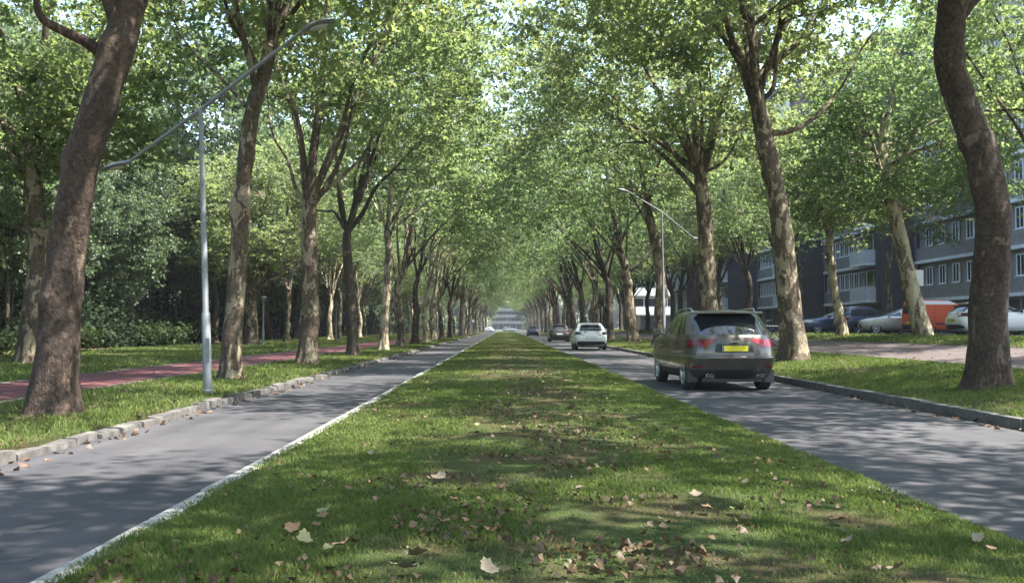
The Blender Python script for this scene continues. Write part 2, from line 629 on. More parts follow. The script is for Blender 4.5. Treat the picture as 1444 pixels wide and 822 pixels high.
def strip(name, x0, x1, y0, y1, mat, dz=0.004, nx=1, zfun=None, ny=1):
    vv, ff = [], []
    for j in range(ny + 1):
        y = y0 + (y1 - y0) * j / ny
        for i in range(nx + 1):
            x = x0 + (x1 - x0) * i / nx
            vv.append((x, y, (zfun(x) if zfun else 0.0) + dz))
    for j in range(ny):
        for i in range(nx):
            a = j * (nx + 1) + i
            ff.append((a, a + 1, a + nx + 2, a + nx + 1))
    return struct(mesh_obj(name, vv, ff, mat))


strip('road', LK - 0.05, LM + 0.02, Y0, 900, M['asphalt'], 0.0)
strip('road', RM - 0.02, RK + 0.05, Y0, 900, M['asphalt'], 0.0)
strip('cycle_path', -9.5, -7.35, Y0, 900, M['asphalt_red'], 0.012, 4, gz)
strip('brick_path', 10.35, 14.75, Y0, 900, M['paver'], 0.012, 4, gz)
strip('parking_lane', 18.7, 27.0, Y0, 160, M['park_asphalt'], 0.012, 4, gz)
# median
md = []
NXm, ysm = 26, [Y0] + [i * 0.5 for i in range(6, 130)] + [66 + i * 4 for i in range(25)] + [900]
rng = random.Random(3)
vv = []
for y in ysm:
    for i in range(NXm + 1):
        x = LM + 0.11 + (RM - 0.12 - LM - 0.11) * i / NXm
        e = min(i, NXm - i) / 4
        b = mnoise.noise(Vector((x * 1.1, y * 0.9, 0))) * 0.022 * min(1, e)
        vv.append((x, y, gz(x) + b - 0.01))
ff = [(j * (NXm + 1) + i, j * (NXm + 1) + i + 1, (j + 1) * (NXm + 1) + i + 1, (j + 1) * (NXm + 1) + i)
      for j in range(len(ysm) - 1) for i in range(NXm)]
struct(mesh_obj('median', vv, ff, M['turf'], smooth=True))


def kerb(name, x0, x1, z0, z1, length, y0, y1, mat, jit=0.0, bevel=0.012, far=120, seed=1):
    rr = random.Random(seed)
    mb = MB()
    y = y0
    while y < far:
        j = lambda: rr.uniform(-jit, jit)
        yl = length * rr.uniform(0.9, 1.1)
        b = len(mb.v)
        gap = 0.008 + abs(j()) * 0.3
        mb.box(x0 + j(), x1 + j(), y + gap, y + yl - gap, z0, z1 + j())
        if jit:
            for k in range(b + 4, b + 8):
                v = mb.v[k]
                mb.v[k] = (v[0] + j(), v[1] + j(), v[2] + j() * 0.8)
        y += yl
    o = mb.build(name, mat, None, smooth=True, bevel=bevel)
    return struct(o), y


k, ye = kerb('median_kerb', LM, LM + 0.12, -0.1, 0.095, 1.0, -12, 0, M['kerb_white'], 0.004, 0.01, 150, 2)
mb = MB(); mb.box(LM, LM + 0.12, ye, 900, -0.1, 0.095); mb.box(LM, LM + 0.12, Y0, -12.01, -0.1, 0.095)
mb.build('median_kerb', M['kerb_white'])['kind'] = 'structure'
k, ye = kerb('median_kerb', RM - 0.12, RM, -0.1, 0.06, 1.0, -12, 0, M['kerb_white'], 0.006, 0.01, 150, 3)
mb = MB(); mb.box(RM - 0.12, RM, ye, 900, -0.1, 0.06); mb.box(RM - 0.12, RM, Y0, -12.01, -0.1, 0.06)
mb.build('median_kerb', M['kerb_white'])['kind'] = 'structure'
k, ye = kerb('verge_kerb', LK - 0.17, LK, -0.1, 0.095, 0.62, -12, 0, M['kerb_grey'], 0.028, 0.03, 150, 4)
mb = MB(); mb.box(LK - 0.17, LK, ye, 900, -0.1, 0.10); mb.box(LK - 0.17, LK, Y0, -12.01, -0.1, 0.12)
mb.build('verge_kerb', M['kerb_grey'])['kind'] = 'structure'
k, ye = kerb('verge_kerb', RK, RK + 0.15, -0.1, 0.14, 1.0, -12, 0, M['kerb_dark'], 0.008, 0.02, 150, 5)
mb = MB(); mb.box(RK, RK + 0.15, ye, 900, -0.1, 0.14); mb.box(RK, RK + 0.15, Y0, -12.01, -0.1, 0.14)
mb.build('verge_kerb', M['kerb_dark'])['kind'] = 'structure'
# edging of the side paths
for x, nm in ((-9.52, 'path_edging'), (-7.33, 'path_edging'), (10.33, 'path_edging'), (14.77, 'path_edging')):
    mb = MB(); mb.box(x - 0.05, x + 0.05, Y0, 900, gz(x) - 0.1, gz(x) + 0.022)
    mb.build(nm, M['kerb_grey'])['kind'] = 'structure'
mb = MB(); mb.box(18.55, 18.7, Y0, 160, 0.7, 0.98)
mb.build('parking_kerb', M['kerb_grey'])['kind'] = 'structure'

# ------------------------------------------------------------------ grass (stuff)
G = np.random.default_rng(11)


def vnoise(x, y, s, seed=0):
    """cheap smooth value noise on numpy arrays"""
    r_ = np.random.default_rng(seed)
    tab = r_.random((256, 256))
    xs_, ys_ = x * s + 100.3, y * s + 57.7
    xi, yi = np.floor(xs_).astype(int), np.floor(ys_).astype(int)
    fx, fy = xs_ - xi, ys_ - yi
    fx, fy = fx * fx * (3 - 2 * fx), fy * fy * (3 - 2 * fy)
    a = tab[xi % 256, yi % 256]; b = tab[(xi + 1) % 256, yi % 256]
    c = tab[xi % 256, (yi + 1) % 256]; d = tab[(xi + 1) % 256, (yi + 1) % 256]
    return (a * (1 - fx) + b * fx) * (1 - fy) + (c * (1 - fx) + d * fx) * fy


def grass_patch(x0, x1, d0, d1, rho5, pw=1.6, h=0.06, median=False):
    """blades with density falling with distance from the camera"""
    n_tot = int((x1 - x0) * rho5 * 5 ** pw * (d0 ** (1 - pw) - d1 ** (1 - pw)) / (pw - 1))
    u = G.random(n_tot)
    d = (d0 ** (1 - pw) + u * (d1 ** (1 - pw) - d0 ** (1 - pw))) ** (1 / (1 - pw))
    x = x0 + (x1 - x0) * G.random(n_tot)
    if median:
        uu = (x - LM) / (RM - LM)
        worn = vnoise(x, d, 0.9, 1) * 0.6 + vnoise(x, d, 2.3, 2) * 0.4
        wear = np.exp(-((uu - 0.53) / 0.26) ** 2) * 0.5 + worn * 1.2 - 0.66
        keep = G.random(n_tot) > np.clip(wear * 2.0, 0, 0.9)
        x, d, wear = x[keep], d[keep], wear[keep]
    else:
        wear = vnoise(x, d, 0.7, 5) * 0.9 - 0.55
        keep = G.random(len(x)) > np.clip(wear * 1.4, 0, 0.6)
        x, d, wear = x[keep], d[keep], wear[keep]
    n = len(x)
    z = gz_np(x) - 0.012
    hh = h * (0.55 + 0.9 * G.random(n)) * (1 - 0.6 * np.clip(wear * 1.5, 0, 1)) * (0.8 + 0.6 * vnoise(x, d, 1.7, 9))
    ww = 0.0032 * (np.maximum(d, 4) / 5) ** 0.85 * (0.7 + 0.6 * G.random(n))
    ang = G.random(n) * 2 * PI
    lean = hh * (0.25 + 0.75 * G.random(n))
    la = G.random(n) * 2 * PI
    cx, sx = np.cos(ang) * ww, np.sin(ang) * ww
    lx, ly = np.cos(la) * lean, np.sin(la) * lean
    co = np.empty((n, 5, 3), np.float32)
    co[:, 0] = np.stack([x - cx, d - sx, z], 1)
    co[:, 1] = np.stack([x + cx, d + sx, z], 1)
    co[:, 2] = np.stack([x + cx * 0.8 + lx * 0.35, d + sx * 0.8 + ly * 0.35, z + hh * 0.6], 1)
    co[:, 3] = np.stack([x - cx * 0.8 + lx * 0.35, d - sx * 0.8 + ly * 0.35, z + hh * 0.6], 1)
    co[:, 4] = np.stack([x + lx, d + ly, z + hh], 1)
    b = np.arange(n)[:, None] * 5
    q = b + np.array([[0, 1, 2, 3]])
    t = b + np.array([[3, 2, 4]])
    tint = 0.42 + 0.32 * (vnoise(x, d, 0.55, 21) - 0.5) + 0.22 * (G.random(n) - 0.5) + np.clip(wear, 0, 1) * 0.45 * (G.random(n) > 0.35)
    tint = np.repeat(np.clip(tint, 0, 1), 5)
    return co.reshape(-1, 3), q, t, tint


def grass_obj(name, patches):
    cs, qs, ts, tn, off = [], [], [], [], 0
    for c, q, t, k in patches:
        cs.append(c); qs.append(q + off); ts.append(t + off); tn.append(k); off += len(c)
    me = np_mesh(name, np.concatenate(cs), np.concatenate(qs), np.concatenate(ts), {'tint': np.concatenate(tn)})
    o = link_mesh(name, me, M['grass'])
    o['kind'] = 'stuff'
    return o


grass_obj('median_grass', [grass_patch(LM + 0.065, RM - 0.01, 4.3, 240, 9500, 1.62, 0.029, True)])
grass_obj('verge_grass', [grass_patch(-7.3, LK - 0.12, 8, 190, 3000, 1.5, 0.055), grass_patch(-18.5, -9.6, 14, 190, 1900, 1.5, 0.07)])
grass_obj('verge_grass', [grass_patch(RK + 0.1, 10.3, 11, 190, 3000, 1.5, 0.055), grass_patch(14.85, 18.5, 26, 170, 1500, 1.5, 0.10)])

# ------------------------------------------------------------------ trees
T = np.random.default_rng(5)


def leaf_mesh(name, pts, size, rng_, tint_bias=None, up=0.55, kite=False):
    """pts (n,3) leaf bases -> folded, lobed leaves"""
    n = len(pts)
    s = size * (0.5 + 1.0 * rng_.random(n) ** 1.3)
    a = rng_.random(n) * 2 * PI
    tilt = rng_.normal(0, up, n)
    roll = rng_.normal(0, 0.5, n)
    droop = -0.25 - 0.5 * rng_.random(n)
    fx, fy = np.cos(a), np.sin(a)
    f = np.stack([fx * np.cos(droop), fy * np.cos(droop), np.sin(droop)], 1)
    side = np.stack([-fy, fx, np.zeros(n)], 1)
    nrm = np.cross(side, f) * -1
    nrm *= np.sign(nrm[:, 2:3] + 1e-6)
    cr, sr = np.cos(roll + tilt)[:, None], np.sin(roll + tilt)[:, None]
    sd_ = side * cr + nrm * sr
    nn = nrm * cr - side * sr
    S = s[:, None]
    if kite:
        loc = [(0, 0, 0), (0.52, 0.42, 0.10), (0, 1, -0.06), (-0.52, 0.42, 0.10)]
    else:
        loc = [(0, 0, 0), (0.58, 0.36, 0.12), (0.27, 0.62, 0.05), (0, 1, -0.08), (-0.27, 0.62, 0.05), (-0.58, 0.36, 0.12)]
    k = len(loc)
    co = np.empty((n, k, 3), np.float32)
    for i, (u, v_, h) in enumerate(loc):
        co[:, i] = pts + (sd_ * u + f * v_ + nn * h) * S
    b = np.arange(n)[:, None] * k
    tint = np.clip(rng_.normal(0.45, 0.15, n) + (tint_bias if tint_bias is not None else 0), 0, 1)
    if kite:
        return np_mesh(name, co.reshape(-1, 3), None, np.concatenate([b + [[0, 1, 2]], b + [[0, 2, 3]]]), {'tint': np.repeat(tint, k)})
    return np_mesh(name, co.reshape(-1, 3), np.concatenate([b + [[0, 1, 2, 3]], b + [[0, 3, 4, 5]]]), None, {'tint': np.repeat(tint, k)})


def curve_to(p, q, rr, lift, n=7, wob=0.12):
    """bent branch from p to q, leaving p with some lift"""
    p, q = Vector(p), Vector(q)
    d = q - p
    L = d.length
    m = p + d * 0.5 + Vector((0, 0, lift * L)) + Vector((rr.uniform(-1, 1), rr.uniform(-1, 1), rr.uniform(-1, 1))) * wob * L
    out = []
    for i in range(n + 1):
        t = i / n
        a = p * (1 - t) ** 2 + m * 2 * t * (1 - t) + q * t * t
        k = math.sin(PI * t) * wob * 0.35 * L
        out.append(a + Vector((rr.uniform(-1, 1), rr.uniform(-1, 1), rr.uniform(-1, 1))) * k * 0.5)
    return out


def catmull(pts, sub=4):
    P = [Vector(p) for p in pts]
    P = [P[0] * 2 - P[1]] + P + [P[-1] * 2 - P[-2]]
    out = []
    for i in range(1, len(P) - 2):
        for k in range(sub):
            t = k / sub
            a, b, c, d = P[i - 1], P[i], P[i + 1], P[i + 2]
            out.append(0.5 * ((2 * b) + (c - a) * t + (2 * a - 5 * b + 4 * c - d) * t * t + (3 * b - 3 * c + d - a) * t ** 3))
    out.append(P[-2])
    return out


def trunk_mesh(mb, pts, r0, r1, rr, flare=0.5, sides=28, knob=0.075):
    pts = catmull(pts, 12)
    L = [0]
    for a, b in zip(pts, pts[1:]):
        L.append(L[-1] + (b - a).length)
    base = len(mb.v)
    n = sides
    ph = [rr.uniform(0, 6.28) for _ in range(4)]
    sd_ = rr.uniform(0, 99)
    burl = [(rr.uniform(.5, 1) * L[-1] * rr.uniform(.3, 1), rr.uniform(0, 6.28), rr.uniform(.12, .34), rr.uniform(.10, .24)) for _ in range(9)]
    rad = []
    for i, p in enumerate(pts):
        t = L[i] / L[-1]
        h = L[i]
        r_ = r0 + (r1 - r0) * t
        fl = flare * math.exp(-h / 0.32) + 0.12 * math.exp(-h / 1.4)
        rad.append(r_)
        tan = (pts[min(i + 1, len(pts) - 1)] - pts[max(i - 1, 0)]).normalized()
        a = Vector((1, 0, 0)); a = (a - tan * a.dot(tan)).normalized()
        b = tan.cross(a)
        for k in range(n):
            w_ = 2 * PI * k / n
            lobes = 1 + fl * (1 + 0.45 * math.cos(5 * w_ + ph[0]) + 0.3 * math.cos(3 * w_ + ph[1]))
            bmp = mnoise.noise(Vector((math.cos(w_) * 1.3 + sd_, math.sin(w_) * 1.3, h * 1.5))) * knob * 1.6
            bmp += mnoise.noise(Vector((math.cos(w_) * 3 + sd_, math.sin(w_) * 3, h * 5))) * knob * 0.6
            for bh, ba, bs, bw in burl:
                dh = (h - bh) / bw
                if abs(dh) < 2.5:
                    da = math.atan2(math.sin(w_ - ba), math.cos(w_ - ba)) * r_ / bw
                    bmp += bs * math.exp(-dh * dh - da * da)
            mb.v.append(tuple(p + (a * math.cos(w_) + b * math.sin(w_)) * r_ * (lobes + bmp)))
    for i in range(len(pts) - 1):
        for k in range(n):
            q = base + i * n
            mb.f.append((q + k, q + (k + 1) % n, q + n + (k + 1) % n, q + n + k))
    q = base + (len(pts) - 1) * n
    mb.f.append(tuple(q + k for k in range(n)))
    return pts, rad


TREE_CACHE = {}


def make_tree(name, label, cat, base, trunk, r0, r1, crown_c, crown_r, seed, bark='bark_flaky', leaf='leaf', n_limb=7, n_branch=46,
              n_twig=150, per=170, lsize=0.142, group=None, extra=(), flare=0.5, low_cut=None, kite=False, sig=(0.56, 0.32), hollow=0.5):
    """trunk: offsets from base; crown_c/crown_r: envelope offsets from base; extra: explicit limbs (list of point lists + r)"""
    rr = random.Random(seed)
    rg = np.random.default_rng(seed)
    root = thing(name, label, cat, base, 0, group)
    tm = MB()
    pts, rad = trunk_mesh(tm, trunk, r0, r1, rr, flare)
    tm.build('trunk', M[bark], root, smooth=True, sharp=80)
    lm = MB()
    top = pts[-1]
    cc, cr = Vector(crown_c), Vector(crown_r)
    nodes = []       # (point, radius) attachment candidates

    def env(scale_lo, scale_hi):
        while True:
            v = Vector((rr.gauss(0, 1), rr.gauss(0, 1), rr.gauss(0, 1))).normalized()
            s = rr.uniform(scale_lo, scale_hi)
            s *= 0.86 + 0.28 * mnoise.noise(v * 1.6 + Vector((seed * 1.7, 0, 0)))
            p = Vector((v.x * cr.x, v.y * cr.y, v.z * cr.z)) * s + cc
            if low_cut is None or p.z > low_cut:
                return p

    for lp, lr in extra:
        q = catmull(lp, 4)
        rads = [lr * (1 - 0.75 * i / (len(q) - 1)) for i in range(len(q))]
        lm.tube(q, rads, 9)
        nodes += [(p, r_) for p, r_ in list(zip(q, rads))[3:]]
    for k in range(n_limb):
        st_i = len(pts) - 1 if k < 4 else rr.randint(int(len(pts) * 0.68), len(pts) - 2)
        st = pts[st_i]
        az = 2 * PI * k / n_limb + rr.uniform(-0.35, 0.35)
        e = rr.uniform(0.45, 1.15)
        tg = cc + Vector((math.cos(az) * cr.x * rr.uniform(0.45, 0.75), math.sin(az) * cr.y * rr.uniform(0.45, 0.75), cr.z * rr.uniform(-0.25, 0.55)))
        q = catmull(curve_to(st, tg, rr, 0.10, 6, 0.10), 2)
        r_a = rad[st_i] * rr.uniform(0.32, 0.5)
        rads = [max(0.03, r_a * (1 - 0.82 * (i / (len(q) - 1)) ** 0.85)) for i in range(len(q))]
        lm.tube(q, rads, 9)
        nodes += [(p, r_) for p, r_ in list(zip(q, rads))[3:]]
    # leader
    q = curve_to(top, cc + Vector((rr.uniform(-1, 1), rr.uniform(-1, 1), cr.z * 0.6)), rr, 0.0, 7, 0.06)
    rads = [max(0.03, rad[-1] * 0.7 * (1 - 0.8 * i / (len(q) - 1))) for i in range(len(q))]
    lm.tube(q, rads, 9)
    nodes += list(zip(q, rads))[1:]

    def attach(p, up_pen):
        best, bd = None, 1e9
        for nd, r_ in nodes:
            d = (nd - p).length + up_pen * max(0, nd.z - p.z)
            if d < bd:
                best, bd = (nd, r_), d
        return best

    new = []
    for k in range(n_branch):
        tg = env(0.5, 0.92)
        st, r_ = attach(tg, 0.9)
        q = curve_to(st, tg, rr, 0.08, 6, 0.11)
        ra = min(r_ * 0.75, 0.025 + 0.014 * (tg - st).length)
        rads = [max(0.012, ra * (1 - 0.75 * i / 6)) for i in range(7)]
        lm.tube(q, rads, 6, False)
        new += list(zip(q, rads))[2:]
    nodes += new
    clumps = []
    for k in range(n_twig):
        tg = env(hollow, 1.0)
        st, r_ = attach(tg, 0.5)
        q = curve_to(st, tg, rr, 0.05, 4, 0.10)
        lm.tube(q, [max(0.006, min(r_ * 0.7, 0.022) * (1 - 0.6 * i / 4)) for i in range(5)], 4, False)
        clumps.append((q[2], q[4], q[3]))
    lm.build('limbs', M[bark], root, smooth=True, sharp=80)
    # leaves
    allp, tb = [], []
    for a, b, c in clumps:
        m = int(per * rr.uniform(0.55, 1.45))
        t = rg.random(m)[:, None]
        A, B = np.array(a), np.array(b)
        ctr = A * (1 - t) * 0.7 + B * (1 - (1 - t) * 0.7)
        off = rg.normal(0, 1, (m, 3)) * np.array([sig[0], sig[0], sig[1]])
        ns = max(3, m // 9)                      # leaves sit together in sprays
        sub = (ctr + off)[:ns]
        ii = rg.integers(0, ns, m)
        allp.append(sub[ii] + rg.normal(0, 1, (m, 3)) * np.array([.15, .15, .055]))
        tb.append(np.full(m, rr.uniform(-0.16, 0.16)))
    P = np.concatenate(allp)
    tb = np.concatenate(tb)
    if low_cut is not None:
        k = P[:, 2] > low_cut - 0.6
        P, tb = P[k], tb[k]
    me = leaf_mesh('crown', P, lsize, rg, tb, kite=kite)
    link_mesh('crown', me, M[leaf], root)
    return root


def copy_tree(src, loc, rotz, scale, label, group=None):
    r_ = src.copy()
    C.objects.link(r_)
    r_.location = loc
    r_.rotation_euler = (0, 0, rotz)
    r_.scale = scale
    r_['label'] = label
    if group:
        r_['group'] = group
    for ch in src.children:
        c = ch.copy()
        C.objects.link(c)
        c.parent = r_
    return r_


def fit(base_px, d, pts_px, zbase):
    """trunk polyline from photo pixels at depth d -> base point + offsets"""
    b = at(base_px[0], base_px[1], d)
    b.z = zbase
    offs = [Vector((0, 0, -0.12))]
    for i, (px, py) in enumerate(pts_px):
        p = at(px, py, d)
        o = p - b
        offs.append(Vector((o.x, 0.12 * math.sin(i * 1.7), o.z)))
    return b, offs


GL = 'plane trees in the row along the left kerb'
GR = 'plane trees in the row along the right kerb'
ROW_L, ROW_R = [], []
ORD = ['first', 'second', 'third', 'fourth', 'fifth', 'sixth', 'seventh', 'eighth', 'ninth', 'tenth']


def off(b, px, py, d, dy=0.0):
    p = at(px, py, d + dy)
    return Vector((p.x - b.x, dy, p.z - b.z))


# --- left kerb row
d = 12.8
b, tr = fit((75, 582), d, [(78, 520), (84, 400), (113, 250), (148, 140), (172, 40), (182, -50), (190, -140)], gz(-5.8))
make_tree('plane_tree', 'big brown plane trunk leaning right at the left picture edge, nearest to the left kerb', 'tree', b, tr, 0.255, 0.18,
          (1.2, 0.5, 11.2), (5.8, 5.9, 5.0), 101, 'bark_brown', group=GL, low_cut=6.3, n_twig=205,
          extra=[([off(b, 150, 85, d), off(b, 125, 62, d, -.2), off(b, 85, 42, d, -.5), off(b, 55, 20, d, -.7), off(b, 48, -40, d, -.9), off(b, 20, -140, d, -1)], 0.085),
                 ([off(b, 176, 60, d), off(b, 195, 25, d, .3), off(b, 215, -30, d, .6), off(b, 260, -140, d, 1.2)], 0.08)])
d = 21.7
b, tr = fit((325, 533), d, [(327, 490), (333, 380), (343, 270), (355, 175), (372, 100), (380, 60)], gz(-6.0))
make_tree('plane_tree', 'slender pale-topped plane tree just behind the tall grey lamp post', 'tree', b, tr, 0.205, 0.15,
          (1.2, 0, 12.0), (6.1, 6.2, 6.4), 102, group=GL, low_cut=7.4,
          extra=[([off(b, 346, 150, d), off(b, 325, 125, d, .2), off(b, 300, 100, d, .3), off(b, 262, 60, d, .4), off(b, 235, 10, d, .4)], 0.05),
                 ([off(b, 362, 95, d), off(b, 345, 60, d, -.2), off(b, 325, 30, d, -.5), off(b, 315, -10, d, -.6), off(b, 300, -90, d, -.6)], 0.08),
                 ([off(b, 380, 66, d), off(b, 400, 20, d, .1), off(b, 425, -40, d, .4), off(b, 470, -120, d, .8)], 0.11)])
d = 30.8
b, tr = fit((433, 512), d, [(435, 470), (436, 400), (437, 330), (438, 290)], gz(-6.1))
make_tree('plane_tree', 'stout plane tree with many limbs from one fork, third in the left kerb row', 'tree', b, tr, 0.27, 0.22,
          (1.2, 0, 12.0), (6.2, 6.2, 6.8), 103, group=GL, low_cut=7.0, n_limb=5,
          extra=[([off(b, 438, 296, d), off(b, 418, 268, d), off(b, 405, 225, d, .3), off(b, 385, 190, d, .6), off(b, 375, 120, d, 1)], 0.07),
                 ([off(b, 440, 290, d), off(b, 465, 255, d), off(b, 483, 215, d, -.4), off(b, 496, 150, d, -.8), off(b, 500, 60, d, -1)], 0.10),
                 ([off(b, 445, 280, d), off(b, 480, 250, d, .4), off(b, 510, 222, d, .8), off(b, 527, 190, d, 1), off(b, 560, 150, d, 1.2)], 0.07),
                 ([off(b, 437, 290, d), off(b, 440, 250, d), off(b, 447, 190, d, .2), off(b, 440, 120, d, .4), off(b, 452, 20, d, .5)], 0.09),
                 ([off(b, 434, 300, d), off(b, 425, 240, d, .3), off(b, 428, 180, d, .9)], 0.07)])
d = 39.8
b, tr = fit((497, 498), d, [(496, 460), (492, 400), (489, 350), (490, 328)], gz(-6.1))
make_tree('plane_tree', 'thin dark plane tree with a wide wineglass fork, fourth in the left kerb row', 'tree', b, tr, 0.20, 0.17,
          (1.2, 0, 12.0), (6.2, 6.2, 6.8), 104, 'bark_dark', group=GL, low_cut=7.0, n_limb=5,
          extra=[([off(b, 490, 330, d), off(b, 472, 300, d), off(b, 460, 298, d, .2), off(b, 430, 292, d, .5), off(b, 400, 270, d, 1)], 0.07),
                 ([off(b, 490, 328, d), off(b, 512, 300, d), off(b, 530, 265, d, -.4), off(b, 555, 240, d, -.7), off(b, 590, 200, d, -1)], 0.11),
                 ([off(b, 489, 330, d), off(b, 478, 285, d), off(b, 476, 240, d, .4), off(b, 470, 180, d, .8)], 0.08),
                 ([off(b, 491, 328, d), off(b, 500, 280, d), off(b, 503, 240, d, .4), off(b, 530, 190, d, .8)], 0.08)])
d = 49.5
b, tr = fit((541, 489), d, [(542, 460), (546, 390), (548, 350), (546, 325)], gz(-6.1))
make_tree('plane_tree', 'plane tree with a pale crooked upper trunk, fifth in the left kerb row', 'tree', b, tr, 0.21, 0.16,
          (1.2, 0, 12.0), (6.2, 6.2, 6.8), 105, 'bark_pale', group=GL, low_cut=6.4,
          extra=[([off(b, 547, 330, d), off(b, 570, 310, d), off(b, 590, 295, d, -.3), off(b, 612, 275, d, -.7)], 0.08)])

# generic trees, to be copied along the rows
gen_l = []
for k, (sd0, bk) in enumerate(((201, 'bark_flaky'), (202, 'bark_dark'), (203, 'bark_pale'))):
    rr = random.Random(sd0)
    tr = [Vector((0, 0, -0.12)), Vector((0.02, 0, 0.6)), Vector((rr.uniform(-.15, .15), rr.uniform(-.1, .1), 2.2)),
          Vector((rr.uniform(-.2, .3), rr.uniform(-.2, .2), 3.6)), Vector((rr.uniform(-.2, .4), rr.uniform(-.2, .2), 4.6))]
    gen_l.append((sd0, bk, tr))
dl = [58.8, 68.0, 77.3]
for k, (sd0, bk, tr) in enumerate(gen_l):
    ROW_L.append(make_tree('plane_tree', 'plane tree %s from the camera in the row along the left kerb' % ORD[5 + k], 'tree', (-6.15, dl[k], gz(-6.15)), tr,
                           0.21 + 0.02 * k, 0.16, (2.2, 0, 12.4), (7.9, 6.0, 7.4), sd0, bk, group=GL, low_cut=6.2, n_twig=140, per=120, lsize=0.165, kite=True))
rr = random.Random(77)
y = 86.6
i = 8
while y < 345:
    lab = 'plane tree %s from the camera in the row along the left kerb' % ORD[i] if i < 10 else \
        'distant plane tree in the left kerb row, merging into the far end of the avenue'
    s = rr.uniform(0.92, 1.1)
    copy_tree(ROW_L[i % 3], (-6.15 + rr.uniform(-.25, .25), y, gz(-6.15)), rr.uniform(-0.5, 0.5) + (PI if rr.random() < .3 else 0), (s, s, s * rr.uniform(.95, 1.08)), lab, GL)
    y += rr.uniform(9.0, 9.6)
    i += 1
# unseen trees continuing that row past the camera, added for shadow and reflection
for y in (3.4, -6.0):
    copy_tree(ROW_L[0], (-6.0, y, gz(-6)), 2.0 + y, (1, 1, 1.05), 'unseen plane tree continuing the left kerb row, added for its shadow and reflection', GL)

# --- right kerb row
d = 16.4
b, tr = fit((1392, 545), d, [(1394, 500), (1399, 420), (1398, 340), (1388, 250), (1366, 165), (1343, 90), (1338, 20), (1345, -60), (1350, -160)], gz(8.0))
make_tree('plane_tree', 'thick kinked plane trunk at the right picture edge, nearest on the right verge', 'tree', b, tr, 0.30, 0.205,
          (0.2, -0.5, 12.0), (7.2, 8.0, 5.4), 111, 'bark_brown', group=GR, low_cut=6.8, n_twig=190, per=140, flare=0.42,
          extra=[([off(b, 1345, 40, d), off(b, 1375, 0, d), off(b, 1420, -30, d, .5), off(b, 1500, -90, d, 1)], 0.10)])
d = 29.0
b, tr = fit((1120, 508), d, [(1118, 470), (1112, 400), (1100, 310), (1084, 230), (1074, 170), (1066, 125)], gz(8.4))
make_tree('plane_tree', 'tall curving plane tree on the right verge directly behind the bronze-grey SUV', 'tree', b, tr, 0.36, 0.22,
          (-1.7, 0, 12.8), (8.3, 7.2, 6.8), 112, 'bark_flaky', group=GR, low_cut=8.9, n_twig=250, per=175, flare=0.42, n_limb=8,
          extra=[([off(b, 1068, 145, d), off(b, 1090, 125, d), off(b, 1094, 80, d, -.4), off(b, 1100, 20, d, -.8), off(b, 1102, -50, d, -1)], 0.09),
                 ([off(b, 1068, 112, d), off(b, 1092, 88, d), off(b, 1125, 60, d, .3), off(b, 1150, 25, d, .6), off(b, 1170, -20, d, 1)], 0.13),
                 ([off(b, 1090, 188, d), off(b, 1115, 185, d), off(b, 1150, 165, d, .5), off(b, 1185, 125, d, 1), off(b, 1215, 70, d, 1.2)], 0.10),
                 ([off(b, 1064, 120, d), off(b, 1040, 85, d), off(b, 1010, 40, d, .4), off(b, 975, 5, d, .6), off(b, 940, -30, d, .6)], 0.10),
                 ([off(b, 1062, 110, d), off(b, 1035, 60, d), off(b, 1025, 25, d, -.4), off(b, 1010, -40, d, -.7)], 0.12),
                 ([off(b, 1064, 105, d), off(b, 1060, 60, d), off(b, 1055, 0, d, .2), off(b, 1060, -60, d, .4)], 0.12)])
d = 41.3
b, tr = fit((1001, 492), d, [(1001, 460), (998, 380), (993, 310), (986, 245)], gz(8.4))
make_tree('plane_tree', 'straight plane tree rising behind the roof of the bronze-grey SUV', 'tree', b, tr, 0.38, 0.26,
          (-2.0, 0, 12.6), (8.7, 7.2, 7.0), 113, 'bark_flaky', group=GR, low_cut=8.3, n_twig=250, per=170, n_limb=8,
          extra=[([off(b, 986, 248, d), off(b, 955, 222, d), off(b, 925, 185, d, -.5), off(b, 880, 148, d, -1.2), off(b, 810, 100, d, -2)], 0.12),
                 ([off(b, 986, 245, d), off(b, 970, 195, d), off(b, 962, 150, d, .4), off(b, 955, 90, d, .8)], 0.13),
                 ([off(b, 987, 245, d), off(b, 1000, 190, d), off(b, 1004, 145, d, .4), off(b, 1000, 90, d, .8)], 0.13),
                 ([off(b, 990, 245, d), off(b, 1020, 228, d), off(b, 1040, 195, d, .4), off(b, 1062, 150, d, .8)], 0.08)])
d = 54.6
b, tr = fit((929, 480), d, [(930, 450), (932, 400), (926, 350), (916, 310), (912, 285)], gz(8.4))
make_tree('plane_tree', 'plane tree with pale peeling bark beside the slim right-hand lamp post', 'tree', b, tr, 0.33, 0.22,
          (-2.0, 0, 12.6), (8.7, 7.2, 7.0), 114, 'bark_flaky', group=GR, low_cut=7.6, n_twig=215,
          extra=[([off(b, 912, 290, d), off(b, 895, 262, d), off(b, 870, 240, d, -.5), off(b, 845, 225, d, -1)], 0.08)])
d = 67.0
b, tr = fit((893, 481), d, [(890, 455), (886, 410), (882, 380), (872, 350)], gz(8.4))
make_tree('plane_tree', 'plane tree forking low into two arms, right of the white car', 'tree', b, tr, 0.36, 0.24,
          (-2.3, 0, 12.4), (9.0, 7.2, 7.0), 115, 'bark_flaky', group=GR, low_cut=7.2, n_twig=215,
          extra=[([off(b, 876, 360, d), off(b, 865, 335, d), off(b, 855, 305, d, .5), off(b, 850, 270, d, 1)], 0.13),
                 ([off(b, 884, 385, d), off(b, 905, 368, d), off(b, 925, 345, d, .5), off(b, 950, 325, d, 1)], 0.11)])
gen_r = [(211, 'bark_dark'), (212, 'bark_flaky'), (213, 'bark_dark')]
